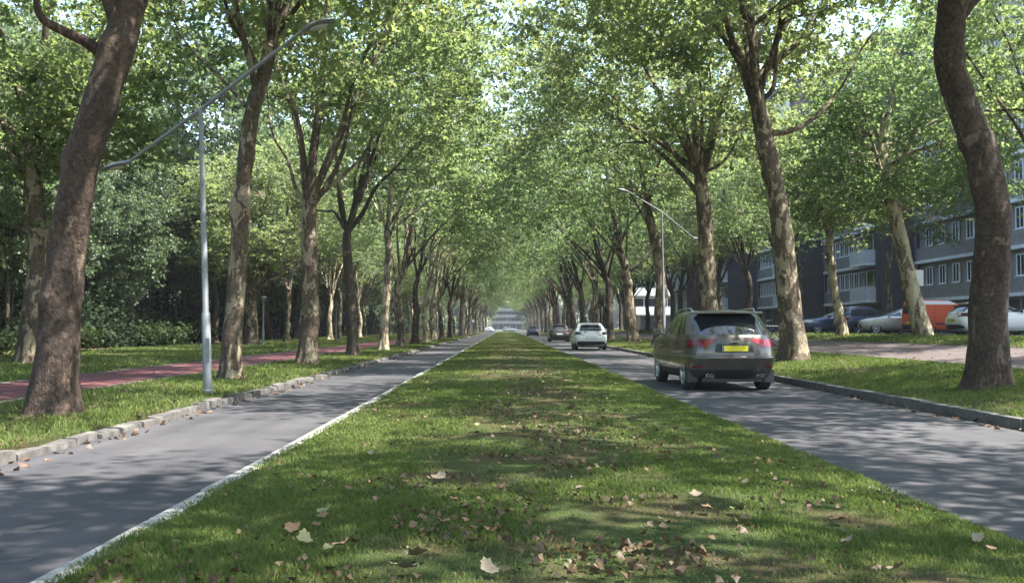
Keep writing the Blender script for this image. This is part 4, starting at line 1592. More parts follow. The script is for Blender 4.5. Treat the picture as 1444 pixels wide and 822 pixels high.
def make_suv():
    pr = at(1030, 553, 18.4)
    yb = 19.35                       # rear bumper distance
    x = (1034 - VX) / F * yb
    o = {'bow_r': .19, 'bow_f': .25, 'taper': .05,
         'seams': [((.95, .42), (.95, 1.12)), ((-.12, .40), (-.12, 1.12)), ((-1.02, .80), (-1.12, 1.12)), ((-.98, .40), (.93, .38))],
         'handles': [(.12, .98), (-.86, .98)], 'mirror': (.78, 1.10), 'spokes': 5,
         'patches': [
             ('rear_bumper', M['black_plastic'], [(rpoly([(-.66, .27), (.66, .27), (.62, .40), (.50, .43), (-.50, .43), (-.62, .40)], .05), 'rear')], .006),
             ('plate_recess', M['black_plastic'], [(rpoly([(-.40, .775), (.40, .775), (.36, .945), (-.36, .945)], .03), 'rear')], .006),
             ('sill', M['black_plastic'], [([(-1.0, .27), (1.05, .27), (1.05, .40), (-1.0, .40)], 'left'), ([(-1.0, .27), (1.05, .27), (1.05, .40), (-1.0, .40)], 'right')], .006),
             ('grille', M['black_plastic'], [(rpoly([(-.5, .45), (.5, .45), (.55, .62), (-.55, .62)], .05), 'front')], .006),
             ('tailgate_seam', M['black_plastic'], [([(-.70, .738), (.70, .738), (.70, .748), (-.70, .748)], 'rear')], .003),
             ('bumper_reflector', M['red_lens'], [(rpoly([(-.82, .47), (-.62, .47), (-.62, .51), (-.82, .51)], .01), 'rear'), (rpoly([(.82, .47), (.62, .47), (.62, .51), (.82, .51)], .01), 'rear')], .006),
         ]}
    root, sh = build_car('parked_car', 'bronze-grey SUV with a yellow number plate driving away in the right lane', 'car', (x, yb + 2.36, 0), R(1.5), SUV, M['paint_bronze'],
                         (-1.46, 1.44), .372,
                         [[(-1.06, 1.135), (-.17, 1.14), (-.17, 1.525), (-1.0, 1.50)], [(-.09, 1.14), (.82, 1.145), (.42, 1.40), (.12, 1.52), (-.09, 1.53)],
                          [(-1.68, 1.15), (-1.13, 1.14), (-1.08, 1.495), (-1.30, 1.47)]],
                         [(-.76, 1.13), (.76, 1.13), (.70, 1.54), (-.70, 1.54)],
                         [(-.70, 1.165), (.70, 1.165), (.58, 1.51), (-.58, 1.51)],
                         ([(.62, .885), (.95, .87), (.95, 1.02), (.80, 1.03), (.62, 1.01)], [(-2.2, .86), (-1.86, .93), (-1.90, 1.0), (-2.2, 1.05)], M['red_lens'], M['red_lens_lit']),
                         ([(.52, .74), (.92, .78), (.92, .92), (.62, .90)], [(2.3, .78), (1.9, .90), (1.9, .96), (2.3, .92)]), o)
    root.name = 'suv'
    root.scale = (.985, .985, .985)
    p = plate_on(root, sh, -1, .855)
    mb_ = MB()                       # dark characters cannot be read in the photograph: only the blue band at the end of the plate
    yy = min(v.co.y for v in p.data.vertices)
    mb_.box(-.255, -.222, yy - .002, yy + .004, .805, .905)
    mb_.build('plate_band', M['sign_blue'], p)
    # roof spoiler
    mb_ = MB()
    mb_.prism([(-.70, 1.555), (.70, 1.555), (.67, 1.60), (-.67, 1.60)], -1.87, -1.5)
    so = mb_.build('roof_spoiler', M['paint_bronze'], root, True, .016)
    mb_ = MB(); mb_.box(-.14, .14, -1.876, -1.86, 1.57, 1.585)
    mb_.build('brake_light', M['red_lens'], so)
    for sx in (-1, 1):
        mb_ = MB()
        mb_.tube([(sx * .64, -1.40, 1.59), (sx * .66, -1.28, 1.665), (sx * .68, -.6, 1.672), (sx * .675, -.1, 1.645), (sx * .665, .02, 1.585)], .016, 8)
        mb_.build('roof_rail', M['chrome'], root, True)
        mb_ = MB()
        for q in (.46, .55):
            mb_.lathe([(.026, -.0), (.034, 0), (.034, .12), (.026, .12), (.026, .0)], 'y', (sx * q, -2.27, .315), 16)
        mb_.build('exhaust_pipe', M['chrome'], root, True)
        # wheel arch trims
    mb_ = MB()
    g = sh.bvh.ray_cast(Vector((.05, -5, 1.2)), Vector((0, 1, 0)))[0]
    mb_.tube([(-.02, g.y - .03, 1.13), (.12, g.y - .0, 1.19), (.42, g.y + .01, 1.22)], [.018, .012, .008], 6)
    mb_.tube([(-.02, g.y - .06, 1.13), (-.02, g.y + .06, 1.13)], .025, 8)
    mb_.build('rear_wiper', M['black_plastic'], root, True)
    mb_ = MB(); mb_.box(-.09, .09, -2.305, -2.26, .985, 1.0)
    mb_.build('tailgate_handle', M['chrome'], root, bevel=.004)
    mb_ = MB()
    mb_.box(-.42, .42, -1.78, -1.6, .95, 1.05)
    # tow-eye cover, fog lamp and mud flaps
    mb2 = MB()
    for sx in (-1, 1):
        mb2.box(sx * .78 - .11, sx * .78 + .11, -1.93, -1.91, .17, .42)
    mb2.build('mud_flap', M['black_plastic'], root)
    return root


make_suv()

HATCH = [(.20, -1.92, 1.95, .70, .16), (.28, -2.02, 2.06, .80, .22), (.42, -2.10, 2.13, .865, .28), (.56, -2.14, 2.15, .885, .30), (.70, -2.12, 2.12, .89, .32),
         (.76, -2.09, 2.08, .89, .34), (.86, -2.05, 1.90, .88, .36), (.93, -2.02, 1.45, .865, .36), (.99, -1.98, .98, .835, .33), (1.14, -1.80, .68, .77, .30), (1.28, -1.62, .34, .70, .28),
         (1.38, -1.50, .02, .645, .27), (1.43, -1.46, -.18, .58, .26), (1.455, -1.25, -.4, .42, .22), (1.465, -1.0, -.6, .2, .1)]
H_SIDE = [[(-1.0, .995), (-.12, 1.0), (-.12, 1.36), (-.95, 1.345)], [(-.06, 1.0), (.70, 1.005), (.36, 1.22), (.02, 1.355), (-.06, 1.365)], [(-1.55, 1.03), (-1.06, 1.0), (-1.02, 1.335), (-1.22, 1.30)]]
H_REAR = [(-.62, 1.02), (.62, 1.02), (.53, 1.33), (-.53, 1.33)]
H_FRONT = [(-.68, 1.03), (.68, 1.03), (.55, 1.35), (-.55, 1.35)]
H_TAIL = ([(.58, .83), (.90, .81), (.90, .95), (.66, .93)], [(-2.05, .80), (-1.72, .90), (-1.75, .97), (-2.05, .98)])
H_HEAD = ([(.45, .66), (.90, .68), (.90, .82), (.62, .80)], [(2.1, .68), (1.72, .82), (1.72, .88), (2.1, .82)])
H_OPT = {'seams': [((.78, .36), (.78, .98)), ((-.09, .34), (-.09, .98)), ((-.98, .70), (-1.06, .98)), ((-.95, .34), (.76, .33))], 'handles': [(.08, .86), (-.82, .86)], 'mirror': (.62, .97),
         'patches': [('rear_bumper', M['black_plastic'], [(rpoly([(-.72, .24), (.72, .24), (.74, .42), (.60, .47), (-.60, .47), (-.74, .42)], .05), 'rear')], .006),
                     ('grille', M['black_plastic'], [(rpoly([(-.55, .34), (.55, .34), (.45, .60), (-.45, .60)], .05), 'front')], .006)]}


def make_hatch(label, loc, rotz, paint, s=(1, 1, 1), tail_mat=None, group=None, plates=True, extra=None, keys=HATCH):
    o = dict(H_OPT)
    if extra:
        o['patches'] = o['patches'] + extra
    root, sh = build_car('hatchback', label, 'car', loc, rotz, keys, paint, (-1.30, 1.30), .315, H_SIDE, H_REAR, H_FRONT, (*H_TAIL, tail_mat or M['red_lens']), H_HEAD, o, group, .21)
    root.scale = s
    if plates:
        plate_on(root, sh, -1, .66, mat=plates if isinstance(plates, str) else 'plate_yellow')
        plate_on(root, sh, 1, .46)
    mb_ = MB()
    mb_.prism([(-.50, 1.385), (.50, 1.385), (.47, 1.415), (-.47, 1.415)], -1.66, -1.36)
    mb_.build('roof_spoiler', paint, root, True, .012)
    return root


# driving away in the right lane
make_hatch('white hatchback driving away in the right lane, ahead of the bronze-grey SUV', (4.85, 57.6, 0), R(-.8), M['paint_white'], (1.06, 1.04, 1.04), M['dark_lens'], plates='sign_white')
make_hatch('dark grey car driving away beyond the white hatchback', (4.75, 88, 0), 0, M['paint_darkgrey'], (1.05, 1.0, 1.06), M['dark_lens'], plates='sign_white')
make_hatch('small dark blue car far off at the end of the right lane', (4.2, 150, 0), 0, M['paint_navy'], (1, 1, 1), plates=False)
GC = 'cars parked beside the flats'
zp = gz(20) + .016
make_hatch('blue hatchback parked left of the slim pale tree, half hidden by it', (20.6, 62.0, zp), R(90), M['paint_blue'], (1, 1, 1), group=GC)
make_hatch('silver car parked nose left beside the orange van', (22.6, 57.0, zp), R(78), M['paint_silver'], (1, 1, 1), group=GC)
make_hatch('white car parked behind the thick kinked trunk at the right edge', (22.9, 46.0, zp), R(-84), M['paint_white'], (1.02, 1.08, 1.06), group=GC)
ESTATE = [(z, yr - (.25 if z > .9 else .12), yf + .05, w_, rc) for z, yr, yf, w_, rc in HATCH[:10]] + \
         [(1.16, -2.14, .72, .775, .30), (1.34, -2.02, .36, .71, .28), (1.48, -1.92, .04, .655, .27), (1.54, -1.88, -.16, .59, .26), (1.57, -1.6, -.4, .42, .22), (1.58, -1.2, -.6, .2, .1)]


def make_estate():
    o = dict(H_OPT)
    root, sh = build_car('estate_car', 'dark navy estate car parked just right of the slim pale tree', 'car', (22.1, 59.6, zp), R(-84), ESTATE, M['paint_navy'], (-1.34, 1.32), .33,
                         [[(-1.0, 1.02), (-.12, 1.02), (-.12, 1.44), (-.97, 1.43)], [(-.06, 1.02), (.72, 1.03), (.38, 1.27), (.02, 1.43), (-.06, 1.445)], [(-1.85, 1.05), (-1.06, 1.02), (-1.03, 1.425), (-1.72, 1.39)]],
                         [(-.62, 1.05), (.62, 1.05), (.54, 1.42), (-.54, 1.42)], [(-.68, 1.05), (.68, 1.05), (.56, 1.43), (-.56, 1.43)], (*H_TAIL, M['red_lens']), H_HEAD, o, GC, .22)
    plate_on(root, sh, -1, .70)
    for sx in (-1, 1):
        mb_ = MB()
        mb_.tube([(sx * .585, -1.72, 1.53), (sx * .595, -1.6, 1.60), (sx * .60, -.4, 1.60), (sx * .595, -.2, 1.55)], .016, 8)
        mb_.build('roof_rail', M['chrome'], root, True)


make_estate()
VAN = [(.22, -1.92, 1.95, .74, .14), (.30, -1.98, 2.06, .83, .16), (.45, -2.03, 2.16, .88, .18), (.75, -2.05, 2.20, .90, .18), (.92, -2.05, 2.10, .90, .2), (1.02, -2.05, 1.78, .895, .2), (1.10, -2.045, 1.44, .885, .2),
       (1.30, -2.03, 1.12, .86, .2), (1.52, -2.01, .80, .83, .2), (1.70, -1.98, .48, .79, .2), (1.80, -1.94, .20, .73, .22), (1.85, -1.80, -.10, .60, .22), (1.87, -1.5, -.4, .35, .2)]


def make_van():
    o = {'seams': [((.95, .40), (.95, 1.08)), ((.05, .34), (.05, 1.66)), ((-1.05, .62), (-1.05, 1.66)), ((-1.02, .62), (.05, .62))], 'handles': [(.18, .95), (-.10, .95)], 'mirror': (.92, 1.10), 'mirror_mat': M['black_plastic'],
         'bow_r': .03, 'bow_f': .22, 'taper': .03,
         'patches': [('bumper', M['black_plastic'], [(rpoly([(-.82, .26), (.82, .26), (.82, .52), (-.82, .52)], .04), 'rear'), (rpoly([(-.7, .28), (.7, .28), (.7, .52), (-.7, .52)], .04), 'front')], .008),
                     ('side_rub_strip', M['black_plastic'], [([(-1.0, .52), (.95, .52), (.95, .60), (-1.0, .60)], 'left'), ([(-1.0, .52), (.95, .52), (.95, .60), (-1.0, .60)], 'right')], .01)]}
    root, sh = build_car('delivery_van', 'orange delivery van with sky glare painted white along its roof, parked behind the leaning mottled tree', 'van', (24.0, 54.2, zp), R(-82), VAN, M['paint_orange'], (-1.28, 1.32), .32,
                         [[(.12, 1.13), (1.20, 1.14), (.72, 1.50), (.12, 1.55)]], [(-.64, 1.12), (.64, 1.12), (.62, 1.58), (-.62, 1.58)],
                         [(-.74, 1.16), (.74, 1.16), (.66, 1.64), (-.66, 1.64)], ([(.70, .80), (.88, .80), (.88, 1.25), (.76, 1.25)], None, M['red_lens']),
                         ([(.45, .74), (.86, .76), (.86, .96), (.55, .92)], [(2.1, .76), (1.85, .88), (1.85, .96), (2.1, .95)]), o, GC, .2)
    sh.part('roof_glare', M['paint_white'], root, [([(-1.98, 1.60), (.30, 1.60), (.15, 1.79), (-1.93, 1.79)], 'left'), ([(-1.98, 1.60), (.30, 1.60), (.15, 1.79), (-1.93, 1.79)], 'right')], .004)  # white patches colour in the sky glare on the orange roof
    plate_on(root, sh, -1, .62)


make_van()

make_hatch('white car crossing far away at the left end of the avenue', (-5.5, 300, 0), R(80), M['paint_white'], group='cars crossing at the far end', plates=False)
make_hatch('silver car crossing far away, right of the white one at the end of the avenue', (1.5, 306, 0), R(-80), M['paint_silver'], group='cars crossing at the far end', plates=False)

# ------------------------------------------------------------------ stepped flats on the right
def window_proto():
    W, H = 1.0, 1.35
    f = MB()
    t = .07
    f.box(0, .10, -W / 2, -W / 2 + t, 0, H); f.box(0, .10, W / 2 - t, W / 2, 0, H)
    f.box(0, .10, -W / 2 + t, W / 2 - t, 0, t); f.box(0, .10, -W / 2 + t, W / 2 - t, H - t, H)
    f.box(.01, .09, -.03, .03, t, H - t)
    f.box(-.09, .02, -W / 2 - .05, W / 2 + .05, -.06, -.002)
    fo = f.build('window', M['white_trim'])
    p = MB(); p.box(.045, .055, -W / 2 + t, W / 2 - t, t, H - t)
    po = p.build('pane', M['pane'])
    c = MB(); c.box(.075, .09, -W / 2 + t, -W / 2 + .30, t, H - t); c.box(.075, .09, W / 2 - .24, W / 2 - t, t, H - t)
    co = c.build('curtain', M['curtain'])
    r_ = (fo.data, po.data, co.data)
    for o in (fo, po, co):
        bpy.data.objects.remove(o)
    return r_


WIN = window_proto()


def add_window(parent, x, y, z, sy=1.0, sz=1.0, curtain=True):
    o = bpy.data.objects.new('window', WIN[0]); C.objects.link(o); o.parent = parent
    o.location = (x, y, z); o.scale = (1, sy, sz)
    for nm, me in (('pane', WIN[1]), ('curtain', WIN[2]))[: 2 if curtain else 1]:
        c = bpy.data.objects.new(nm, me); C.objects.link(c); c.parent = o


def make_block(label, xf, y0, y1, floors, kind, group='stepped blocks of flats', seed=1):
    """facade in the plane x = xf facing the road (-x); gable at y0 faces the camera"""
    rr_ = random.Random(seed)
    g0 = gz(xf)
    FH = 2.85
    G0 = 2.5                                 # ground storey
    top = G0 + floors * FH + .4
    D = 11.0
    root = thing('apartment_block', label, 'building', (xf, y0, g0), 0, group)
    L = y1 - y0
    w_ = MB()
    # gable ends and back walls in dark brick
    w_.box(.35, D, 0, .30, -.3, top)
    w_.box(.35, D, L - .30, L, -.3, top)
    w_.box(-.02, .35, 0, .45, -.3, top)
    w_.box(-.02, .35, L - .45, L, -.3, top)
    w_.box(D - .3, D, .30, L - .30, -.3, top)
    w_.build('gable_wall', M['brick_dark'], root)
    wb = MB(); wb.box(.30, .60, .45, L - .45, -.3, top)
    wb.build('inner_wall', M['brick_dark'] if kind == 'c' else M['render_brown'], root)
    rf = MB(); rf.box(-.25, D + .15, -.15, L + .15, top, top + .22)
    rf.build('roof', M['roofing'], root)
    # garage openings on the ground floor, their shade put in as dark panels
    gd = MB()
    y = .9
    while y + 2.4 < L - .5:
        gd.box(.25, .31, y, y + 2.3, 0, 2.1)
        y += 2.75
    gd.build('garage_openings', M['dark_void'], root)
    bal = 3.4 if kind != 'w' else L - 1.0
    for f in range(floors):
        z = G0 + f * FH
        b = MB(); b.box(-.10, .34, .45, L - .45, z - .22, z)
        b.build('slab_band', M['render_brown'] if seed == 8 else M['white_trim'], root)
        b = MB(); b.box(.02, .302, .45 + bal * (kind != 'w'), L - .45, z + .004, z + .95)
        if kind != 'w':
            b.build('spandrel', M['render_brown'], root)
            wide = kind == 'b'
            y = .45 + bal + .75
            k = 0
            step = 1.12 if wide else 2.15
            while y < L - .9:
                add_window(root, .13, y, z + 1.0, 1.0, 1.0, rr_.random() < .6)
                y += step
                k += 1
        # balcony: slab, parapet, dark recess with a glazed door
        ys_ = .45
        be = ys_ + bal
        bm_ = MB()
        bm_.box(-1.05, -.10, ys_, be, z - .20, z - .02)
        bo = bm_.build('balcony', M['roofing'] if seed == 8 else M['white_trim'], root)
        pm = MB()
        pm.box(-1.06, -1.0, ys_, be, z - .02, z + .98)
        pm.box(-1.0, -.02, ys_, ys_ + .06, z - .02, z + .98)
        pm.box(-1.0, -.02, be - .06, be, z - .02, z + .98)
        pm.build('parapet', M['white_trim'] if seed == 6 else (M['roofing'] if seed == 8 else M['grey_panel']), bo)
        rl = MB(); rl.tube([(-1.03, ys_, z + 1.06), (-1.03, be, z + 1.06)], .022, 6)
        for q in range(4):
            yy = ys_ + .1 + (be - ys_ - .2) * q / 3
            rl.tube([(-1.03, yy, z + .97), (-1.03, yy, z + 1.06)], .012, 5)
        rl.build('handrail', M['galv'], bo)
        dm = MB()
        n_ = max(1, int(bal / 1.7))
        for q in range(n_):
            yy = ys_ + .2 + (bal - .4) * q / n_
            dm.box(.24, .30, yy, yy + (bal - .4) / n_ - .12, z + .05, z + 2.25)
        dm.build('balcony_door', M['pane'], root)
        fr = MB()
        for q in range(n_ + 1):
            yy = ys_ + .14 + (bal - .4) * q / n_
            fr.box(.20, .30, yy - .06, yy + .06, z, z + 2.30)
        fr.box(.20, .30, ys_, be, z + 2.30, z + 2.40)
        fr.build('door_frame', M['render_brown'] if seed == 8 else M['white_trim'], root)
    # privacy screens of the balcony stack
    sc = MB()
    if kind != 'w':
        sc.box(-.35, -.02, .05, .13, G0 - .2, top - .1)
        sc.build('balcony_screen', M['brick_dark'], root)
    dp = MB(); dp.tube([(-.07, L - .7, .1), (-.07, L - .7, top - .1)], .045, 8)
    dp.build('drainpipe', M['galv'], root)
    return root


make_block('brown-grey block of flats with white-framed windows at the right picture edge', 31.0, 40, 75.0, 7, 'a', seed=1)
make_block('block of flats with white window rows between the two trees beside the parked cars', 28.6, 75.2, 89.0, 7, 'b', seed=2)
make_block('block of flats with white balconies behind the curving plane trunk', 26.2, 89.2, 103.0, 7, 'b', seed=3)
make_block('block of flats behind the bronze-grey SUV, its dark gable left of the straight plane trunk', 23.6, 103.2, 117.0, 7, 'b', seed=4)
make_block('dark-gabled block of flats beside the slim right-hand lamp post', 21.9, 117.2, 131.0, 7, 'b', seed=5)
make_block('bright white block with long horizontal balconies between two plane trunks', 37.5, 150, 169, 4, 'w', None, seed=6).rotation_euler = (0, 0, PI / 2)

make_block('low grey building closing the far end of the avenue', 14, 446, 474, 3, 'w', None, seed=8).rotation_euler = (0, 0, PI / 2)

# ------------------------------------------------------------------ street furniture
def lamp(name, label, base_px, d, top_px, hi_px, lo_px, zb, d_hi=0.0, d_lo=0.0, r0=.076):
    b = at(*base_px, d); b.z = zb
    root = thing(name, label, 'street lamp', b, 0, 'twin-armed street lamps')
    t = at(*top_px, d) - b
    p = MB()
    p.tube([(0, 0, -.1), t * .0 + Vector((0, 0, .02)), t * .28, t * .285, t * .6, t], [r0, r0, r0 * .96, r0 * .74, r0 * .62, r0 * .5], 14)
    p.lathe([(r0 * 1.25, -.02), (r0 * 1.25, .05), (r0, .07)], 'z', n=14)
    po = p.build('pole', M['galv'], root, True)
    dr_ = MB(); dr_.box(-r0 * .45, r0 * .45, -r0 - .006, -r0 + .02, .55, .95)
    dr_.build('access_door', M['galv'], po, bevel=.004)
    for px, dd in ((hi_px, d_hi), (lo_px, d_lo)):
        e = at(*px, d + dd) - b
        v = (e - t)
        L = v.length
        u = v.normalized()
        h0 = t + u * (L - .62)
        m = MB()
        m.tube([t - u * .02, t + u * L * .5, h0 + u * .06], [.038, .032, .028], 10)
        ao = m.build('arm', M['galv'], root, True)
        # lamp head: flattened teardrop that levels out at the end of the arm
        hv = Vector((u.x, u.y, u.z * .35)).normalized()
        s_ = hv.cross(Vector((0, 0, 1))).normalized()
        n_ = s_.cross(hv)
        hm = MB()
        prof = [(0, .035, .035), (.10, .075, .05), (.25, .125, .065), (.42, .135, .06), (.56, .10, .042), (.64, .03, .015)]
        for q, a, c in prof:
            for k in range(14):
                w2 = 2 * PI * k / 14
                hm.v.append(tuple(h0 + hv * q + s_ * a * math.cos(w2) + n_ * c * math.sin(w2) * (1 if math.sin(w2) > 0 else .55)))
        for i in range(len(prof) - 1):
            for k in range(14):
                q = i * 14
                hm.f.append((q + k, q + (k + 1) % 14, q + 14 + (k + 1) % 14, q + 14 + k))
        hm.f.append(tuple(range(14))); hm.f.append(tuple(70 + k for k in range(14)))
        ho = hm.build('lamp_head', M['galv'], root, True, sharp=60)
        lm_ = MB()
        for q, a in ((.14, .06), (.48, .08)):
            pass
        c0 = h0 + hv * .32 - n_ * .038
        lm_.v = [tuple(c0 + hv * .18 * math.cos(2 * PI * k / 16) + s_ * .085 * math.sin(2 * PI * k / 16)) for k in range(16)] + \
                [tuple(c0 - n_ * .012 + hv * .15 * math.cos(2 * PI * k / 16) + s_ * .07 * math.sin(2 * PI * k / 16)) for k in range(16)]
        lm_.f = [(k, (k + 1) % 16, 16 + (k + 1) % 16, 16 + k) for k in range(16)] + [tuple(range(16, 32))]
        lm_.build('lens', M['lamp_glass'], ho, True)
    return root


lamp('street_lamp', 'tall grey lamp post with two slanting arms on the left verge', (293, 553), 17.2, (283, 155), (466, 14), (150, 252), gz(-5.2), -1.2, 1.0)
lamp('street_lamp', 'slim grey lamp post on the right verge left of the bronze-grey SUV', (937, 487), 50.0, (933, 299), (872, 262), (990, 345), gz(8.1), -1.0, 1.0, .09)


def path_lamp(label, px, py, d, toppy):
    b = at(px, py, d); b.z = gz(b.x)
    h = (at(px, toppy, d) - b).z
    root = thing('path_lamp', label, 'lamp post', b, 0, 'small lamp posts along the cycle path')
    m = MB(); m.tube([(0, 0, -.05), (0, 0, .9), (0, 0, .92), (0, 0, h - .3)], [.075, .07, .05, .045], 10)
    m.build('pole', M['galv'], root, True)
    m = MB(); m.lathe([(.05, h - .3), (.10, h - .26), (.17, h - .08), (.18, h - .05), (.05, h), (.001, h + .01)], 'z', n=14)
    m.build('lamp_head', M['galv'], root, True)


path_lamp('small grey lamp post right of the low spreading tree beyond the red path', 371, 486, 58, 418)
path_lamp('small grey lamp post between the stout and the thin dark tree, beyond the red path', 474, 479, 79, 428)


def sign_round(label, x, y, h, r_):
    root = thing('road_sign', label, 'road sign', (x, y, gz(x)))
    m = MB(); m.tube([(0, 0, -.05), (0, 0, h + r_)], .038, 8); m.build('post', M['galv'], root, True)
    m = MB(); m.lathe([(.001, -.075), (r_, -.075), (r_, -.045), (.001, -.045)], 'y', (0, 0, h), 24); so = m.build('sign_plate', M['galv'], root)
    m = MB()
    m.tube([(-r_ * .45, -.08, h + r_ * .45), (r_ * .2, -.08, h - r_ * .2)], .035, 4)
    m.prism([(r_ * .5, h - r_ * .5), (-.05, h - r_ * .42), (r_ * .42, h + .05)], -.084, -.078)
    m.build('arrow', M['sign_white'], so)


sign_round('round traffic sign on a post at the far left kerb', -4.95, 152, 2.2, .42)
# white notice board on a post behind the leaning tree
b = at(1297, 470, 52); b.z = gz(b.x)
root = thing('notice_board', 'blank white board on a post behind the leaning mottled tree', 'sign', b)
hz = at(1297, 392, 52).z - b.z
m = MB(); m.tube([(0, 0, -.05), (0, 0, hz - .3)], .04, 8); m.build('post', M['galv'], root, True)
m = MB(); m.box(-.22, .22, -.05, -.02, hz - .42, hz + .42); m.build('board', M['sign_white'], root, bevel=.006)


def bicycle(label, x, y, rz, seat_mat):
    root = thing('bicycle', label, 'bicycle', (x, y, gz(x) + .015), rz, 'bicycles parked beside the brick path')
    for yy in (-.53, .53):
        t = MB()
        n = 28
        ring = [(0, yy + .33 * math.cos(2 * PI * k / n), .345 + .33 * math.sin(2 * PI * k / n)) for k in range(n + 1)]
        t.tube(ring, .019, 6, False)
        wo = t.build('wheel', M['tyre'], root, True)
        s_ = MB()
        for k in range(14):
            a = 2 * PI * k / 14
            s_.tube([(0, yy, .345), (0, yy + .32 * math.cos(a), .345 + .32 * math.sin(a))], .0035, 3)
        s_.tube([(-.05, yy, .345), (.05, yy, .345)], .03, 8)
        s_.build('spokes', M['rim'], wo)
    f = MB()
    bb, st, hd, ra, fa = (0, -.08, .32), (0, -.25, .82), (0, .34, .85), (0, -.53, .345), (0, .53, .345)
    for a, c in ((bb, st), (bb, (0, .37, .72)), (st, (0, .34, .84)), (bb, ra), (st, ra), ((0, .30, .98), fa)):
        f.tube([a, c], .017, 7)
    f.build('frame', seat_mat, root, True)
    m = MB(); m.tube([(0, -.25, .82), (0, -.28, .96)], .014, 6); m.box(-.07, .07, -.42, -.16, .95, 1.0)
    m.build('saddle', M['black_plastic'], root, bevel=.015)
    m = MB(); m.tube([(-.28, .16, 1.06), (-.22, .28, 1.06), (0, .31, 1.02), (.22, .28, 1.06), (.28, .16, 1.06)], .014, 7)
    m.build('handlebar', M['chrome'], root, True)
    m = MB(); m.box(-.05, .05, -.88, -.34, .70, .72); m.tube([(0, -.8, .70), (0, -.55, .36)], .01, 5); m.build('carrier', M['black_plastic'], root)
    m = MB(); m.lathe([(.001, -.01), (.09, -.01), (.09, .01), (.001, .01)], 'x', (.05, -.08, .32), 16); m.build('chainwheel', M['chrome'], root)


bicycle('dark bicycle parked between the SUV and the curving plane trunk', 10.9, 41.5, R(70), M['paint_navy'])
bicycle('second bicycle leaning close to the dark one, its silver frame showing', 11.4, 42.0, R(82), M['chrome'])

# ------------------------------------------------------------------ fallen leaves
def maple_leaf(name, size, seed, mat):
    rr_ = random.Random(seed)
    half = [(0, 0), (.20, .0), (.46, -.02), (.50, .14), (.72, .28), (.60, .42), (.58, .60), (.40, .62), (.28, .76), (.16, .88)]
    pts = [(a, b) for a, b in half] + [(0, 1.0)] + [(-a, b) for a, b in half[:0:-1]]
    v = [(0, .36, 0)]
    cu = rr_.uniform(.5, 1.5)
    for a, b in pts:
        r2 = (a * a + (b - .36) ** 2)
        v.append((a, b, cu * r2 * .55 + rr_.uniform(-.04, .10)))
    n = len(pts)
    f = [(0, 1 + k, 1 + (k + 1) % n) for k in range(n)]
    st = len(v)
    v += [(-.012, 0, v[1][2]), (.012, 0, v[1][2]), (.02, -.42, .12), (.0, -.42, .12)]
    f.append((st, st + 3, st + 2, st + 1))
    v = [((x) * size, (y - .36) * size, z * size) for x, y, z in v]
    o = mesh_obj(name, v, f, mat, None, True)
    return o


def ground_px(px, py):
    v = CM @ Vector(((px - 722) / F, (411 - py) / F, -1))
    t = (0.15 - CAMH) / v.z
    p = Vector((0, 0, CAMH)) + v * t
    return p


GF = 'large fallen leaves on the grass median'
rr = random.Random(21)
LEAFS = []
for k, mt in enumerate(('litter_rust', 'litter_pale', 'litter_green', 'litter_rust')):
    o = maple_leaf('fallen_leaf', 1.0, 40 + k, M[mt])
    LEAFS.append(o.data)
    bpy.data.objects.remove(o)


def put_leaf(px, py, kind, size, label):
    p = ground_px(px, py)
    o = bpy.data.objects.new('fallen_leaf', LEAFS[kind])
    C.objects.link(o)
    o.location = (p.x, p.y, gz(p.x) + .030)
    o.scale = (size * .62,) * 3
    o.rotation_euler = (rr.uniform(-.45, .45), rr.uniform(-.45, .45), rr.uniform(0, 6.28))
    tag(o, label, 'leaf', GF)


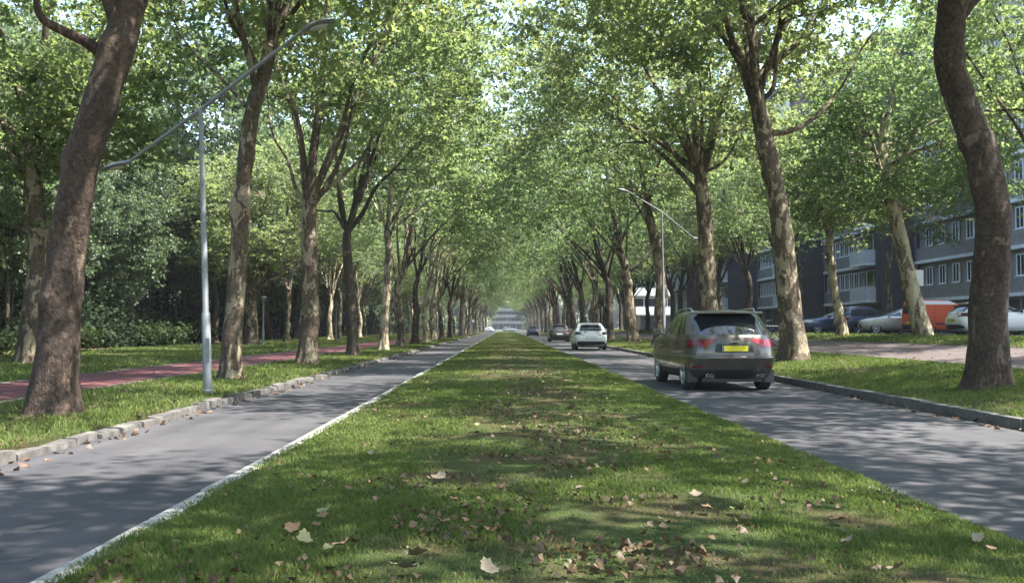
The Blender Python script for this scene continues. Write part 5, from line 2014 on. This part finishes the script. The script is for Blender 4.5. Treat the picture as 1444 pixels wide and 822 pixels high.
put_leaf(618, 676, 1, .16, 'bright pale fallen leaf lying in the sun left of the middle of the grass')
put_leaf(588, 788, 1, .21, 'largest pale fallen leaf at the bottom of the picture, left of the middle')
put_leaf(571, 806, 1, .17, 'pale curled leaf just below the largest pale fallen leaf')
put_leaf(690, 808, 1, .13, 'small pale fallen leaf at the bottom picture edge near the middle')
put_leaf(1264, 801, 1, .13, 'pale five-pointed fallen leaf near the bottom right corner')
put_leaf(1185, 731, 0, .15, 'rust-brown fallen leaf near the right edge of the median')
put_leaf(413, 746, 0, .13, 'orange-brown fallen leaf near the left side of the median')
put_leaf(430, 762, 2, .14, 'yellow-green fallen leaf beside the orange-brown one on the left')
put_leaf(485, 770, 0, .15, 'reddish fallen leaf between the left kerb and the largest pale leaf')
put_leaf(1040, 721, 2, .14, 'yellowish star-shaped fallen leaf right of the middle of the grass')
put_leaf(460, 720, 2, .13, 'small yellow-green fallen leaf in the sun above the orange-brown one')
put_leaf(942, 742, 0, .14, 'orange fallen leaf on a worn patch right of the middle')
put_leaf(805, 577, 1, .22, 'pale leaf at the foot of the bare soil patch up the median')
for k in range(75):
    d_ = 4.9 + 16 * rr.random() ** 1.5
    x_ = LM + .35 + (RM - LM - .6) * min(1, max(0, rr.gauss(.5, .24)))
    py = VY + F * (CAMH - .14) / d_
    px = VX + F * x_ / d_
    put_leaf(px, py, rr.choice((0, 0, 3, 0, 2, 1)), rr.uniform(.06, .11), 'one of the many small brown leaves scattered over the grass median')

# finer litter, uncountable
n = 14000
dd = 4.4 + 60 * G.random(n) ** 1.9
uu = np.clip(G.normal(.52, .22, n), .03, .97)
xx = LM + .12 + (RM - LM - .2) * uu
cl = vnoise(xx, dd, 1.3, 33)
kk = G.random(n) < np.clip((cl - .38) * 2.6, .05, 1)
xx, dd = xx[kk], dd[kk]
P = np.stack([xx, dd, gz_np(xx) + .016 + .03 * G.random(len(xx))], 1)
me = leaf_mesh('leaf_litter', P, .035, G, None, up=.9)
o = link_mesh('leaf_litter', me, M['litter_brown']); o['kind'] = 'stuff'
# litter on the verges, gutters and lanes
n = 2600
pos = []
for k in range(n):
    z_ = rr.random()
    d_ = 7 + 70 * rr.random() ** 1.8
    if z_ < .32: x_ = rr.uniform(RK - .25, RK + .1) if rr.random() < .4 else rr.uniform(RK + .2, 10.2)
    elif z_ < .72: x_ = rr.uniform(LK - 2.7, LK - .2) if rr.random() < .65 else rr.uniform(LK, LK + .3)
    elif z_ < .86: x_ = rr.uniform(10.4, 18)
    else: x_ = rr.uniform(-18, -7)
    pos.append((x_, d_, max(gz(x_), .0) + .02))
me = leaf_mesh('leaf_litter', np.array(pos), .085, G, None, up=.4)
o = link_mesh('leaf_litter', me, M['litter_brown']); o['kind'] = 'stuff'
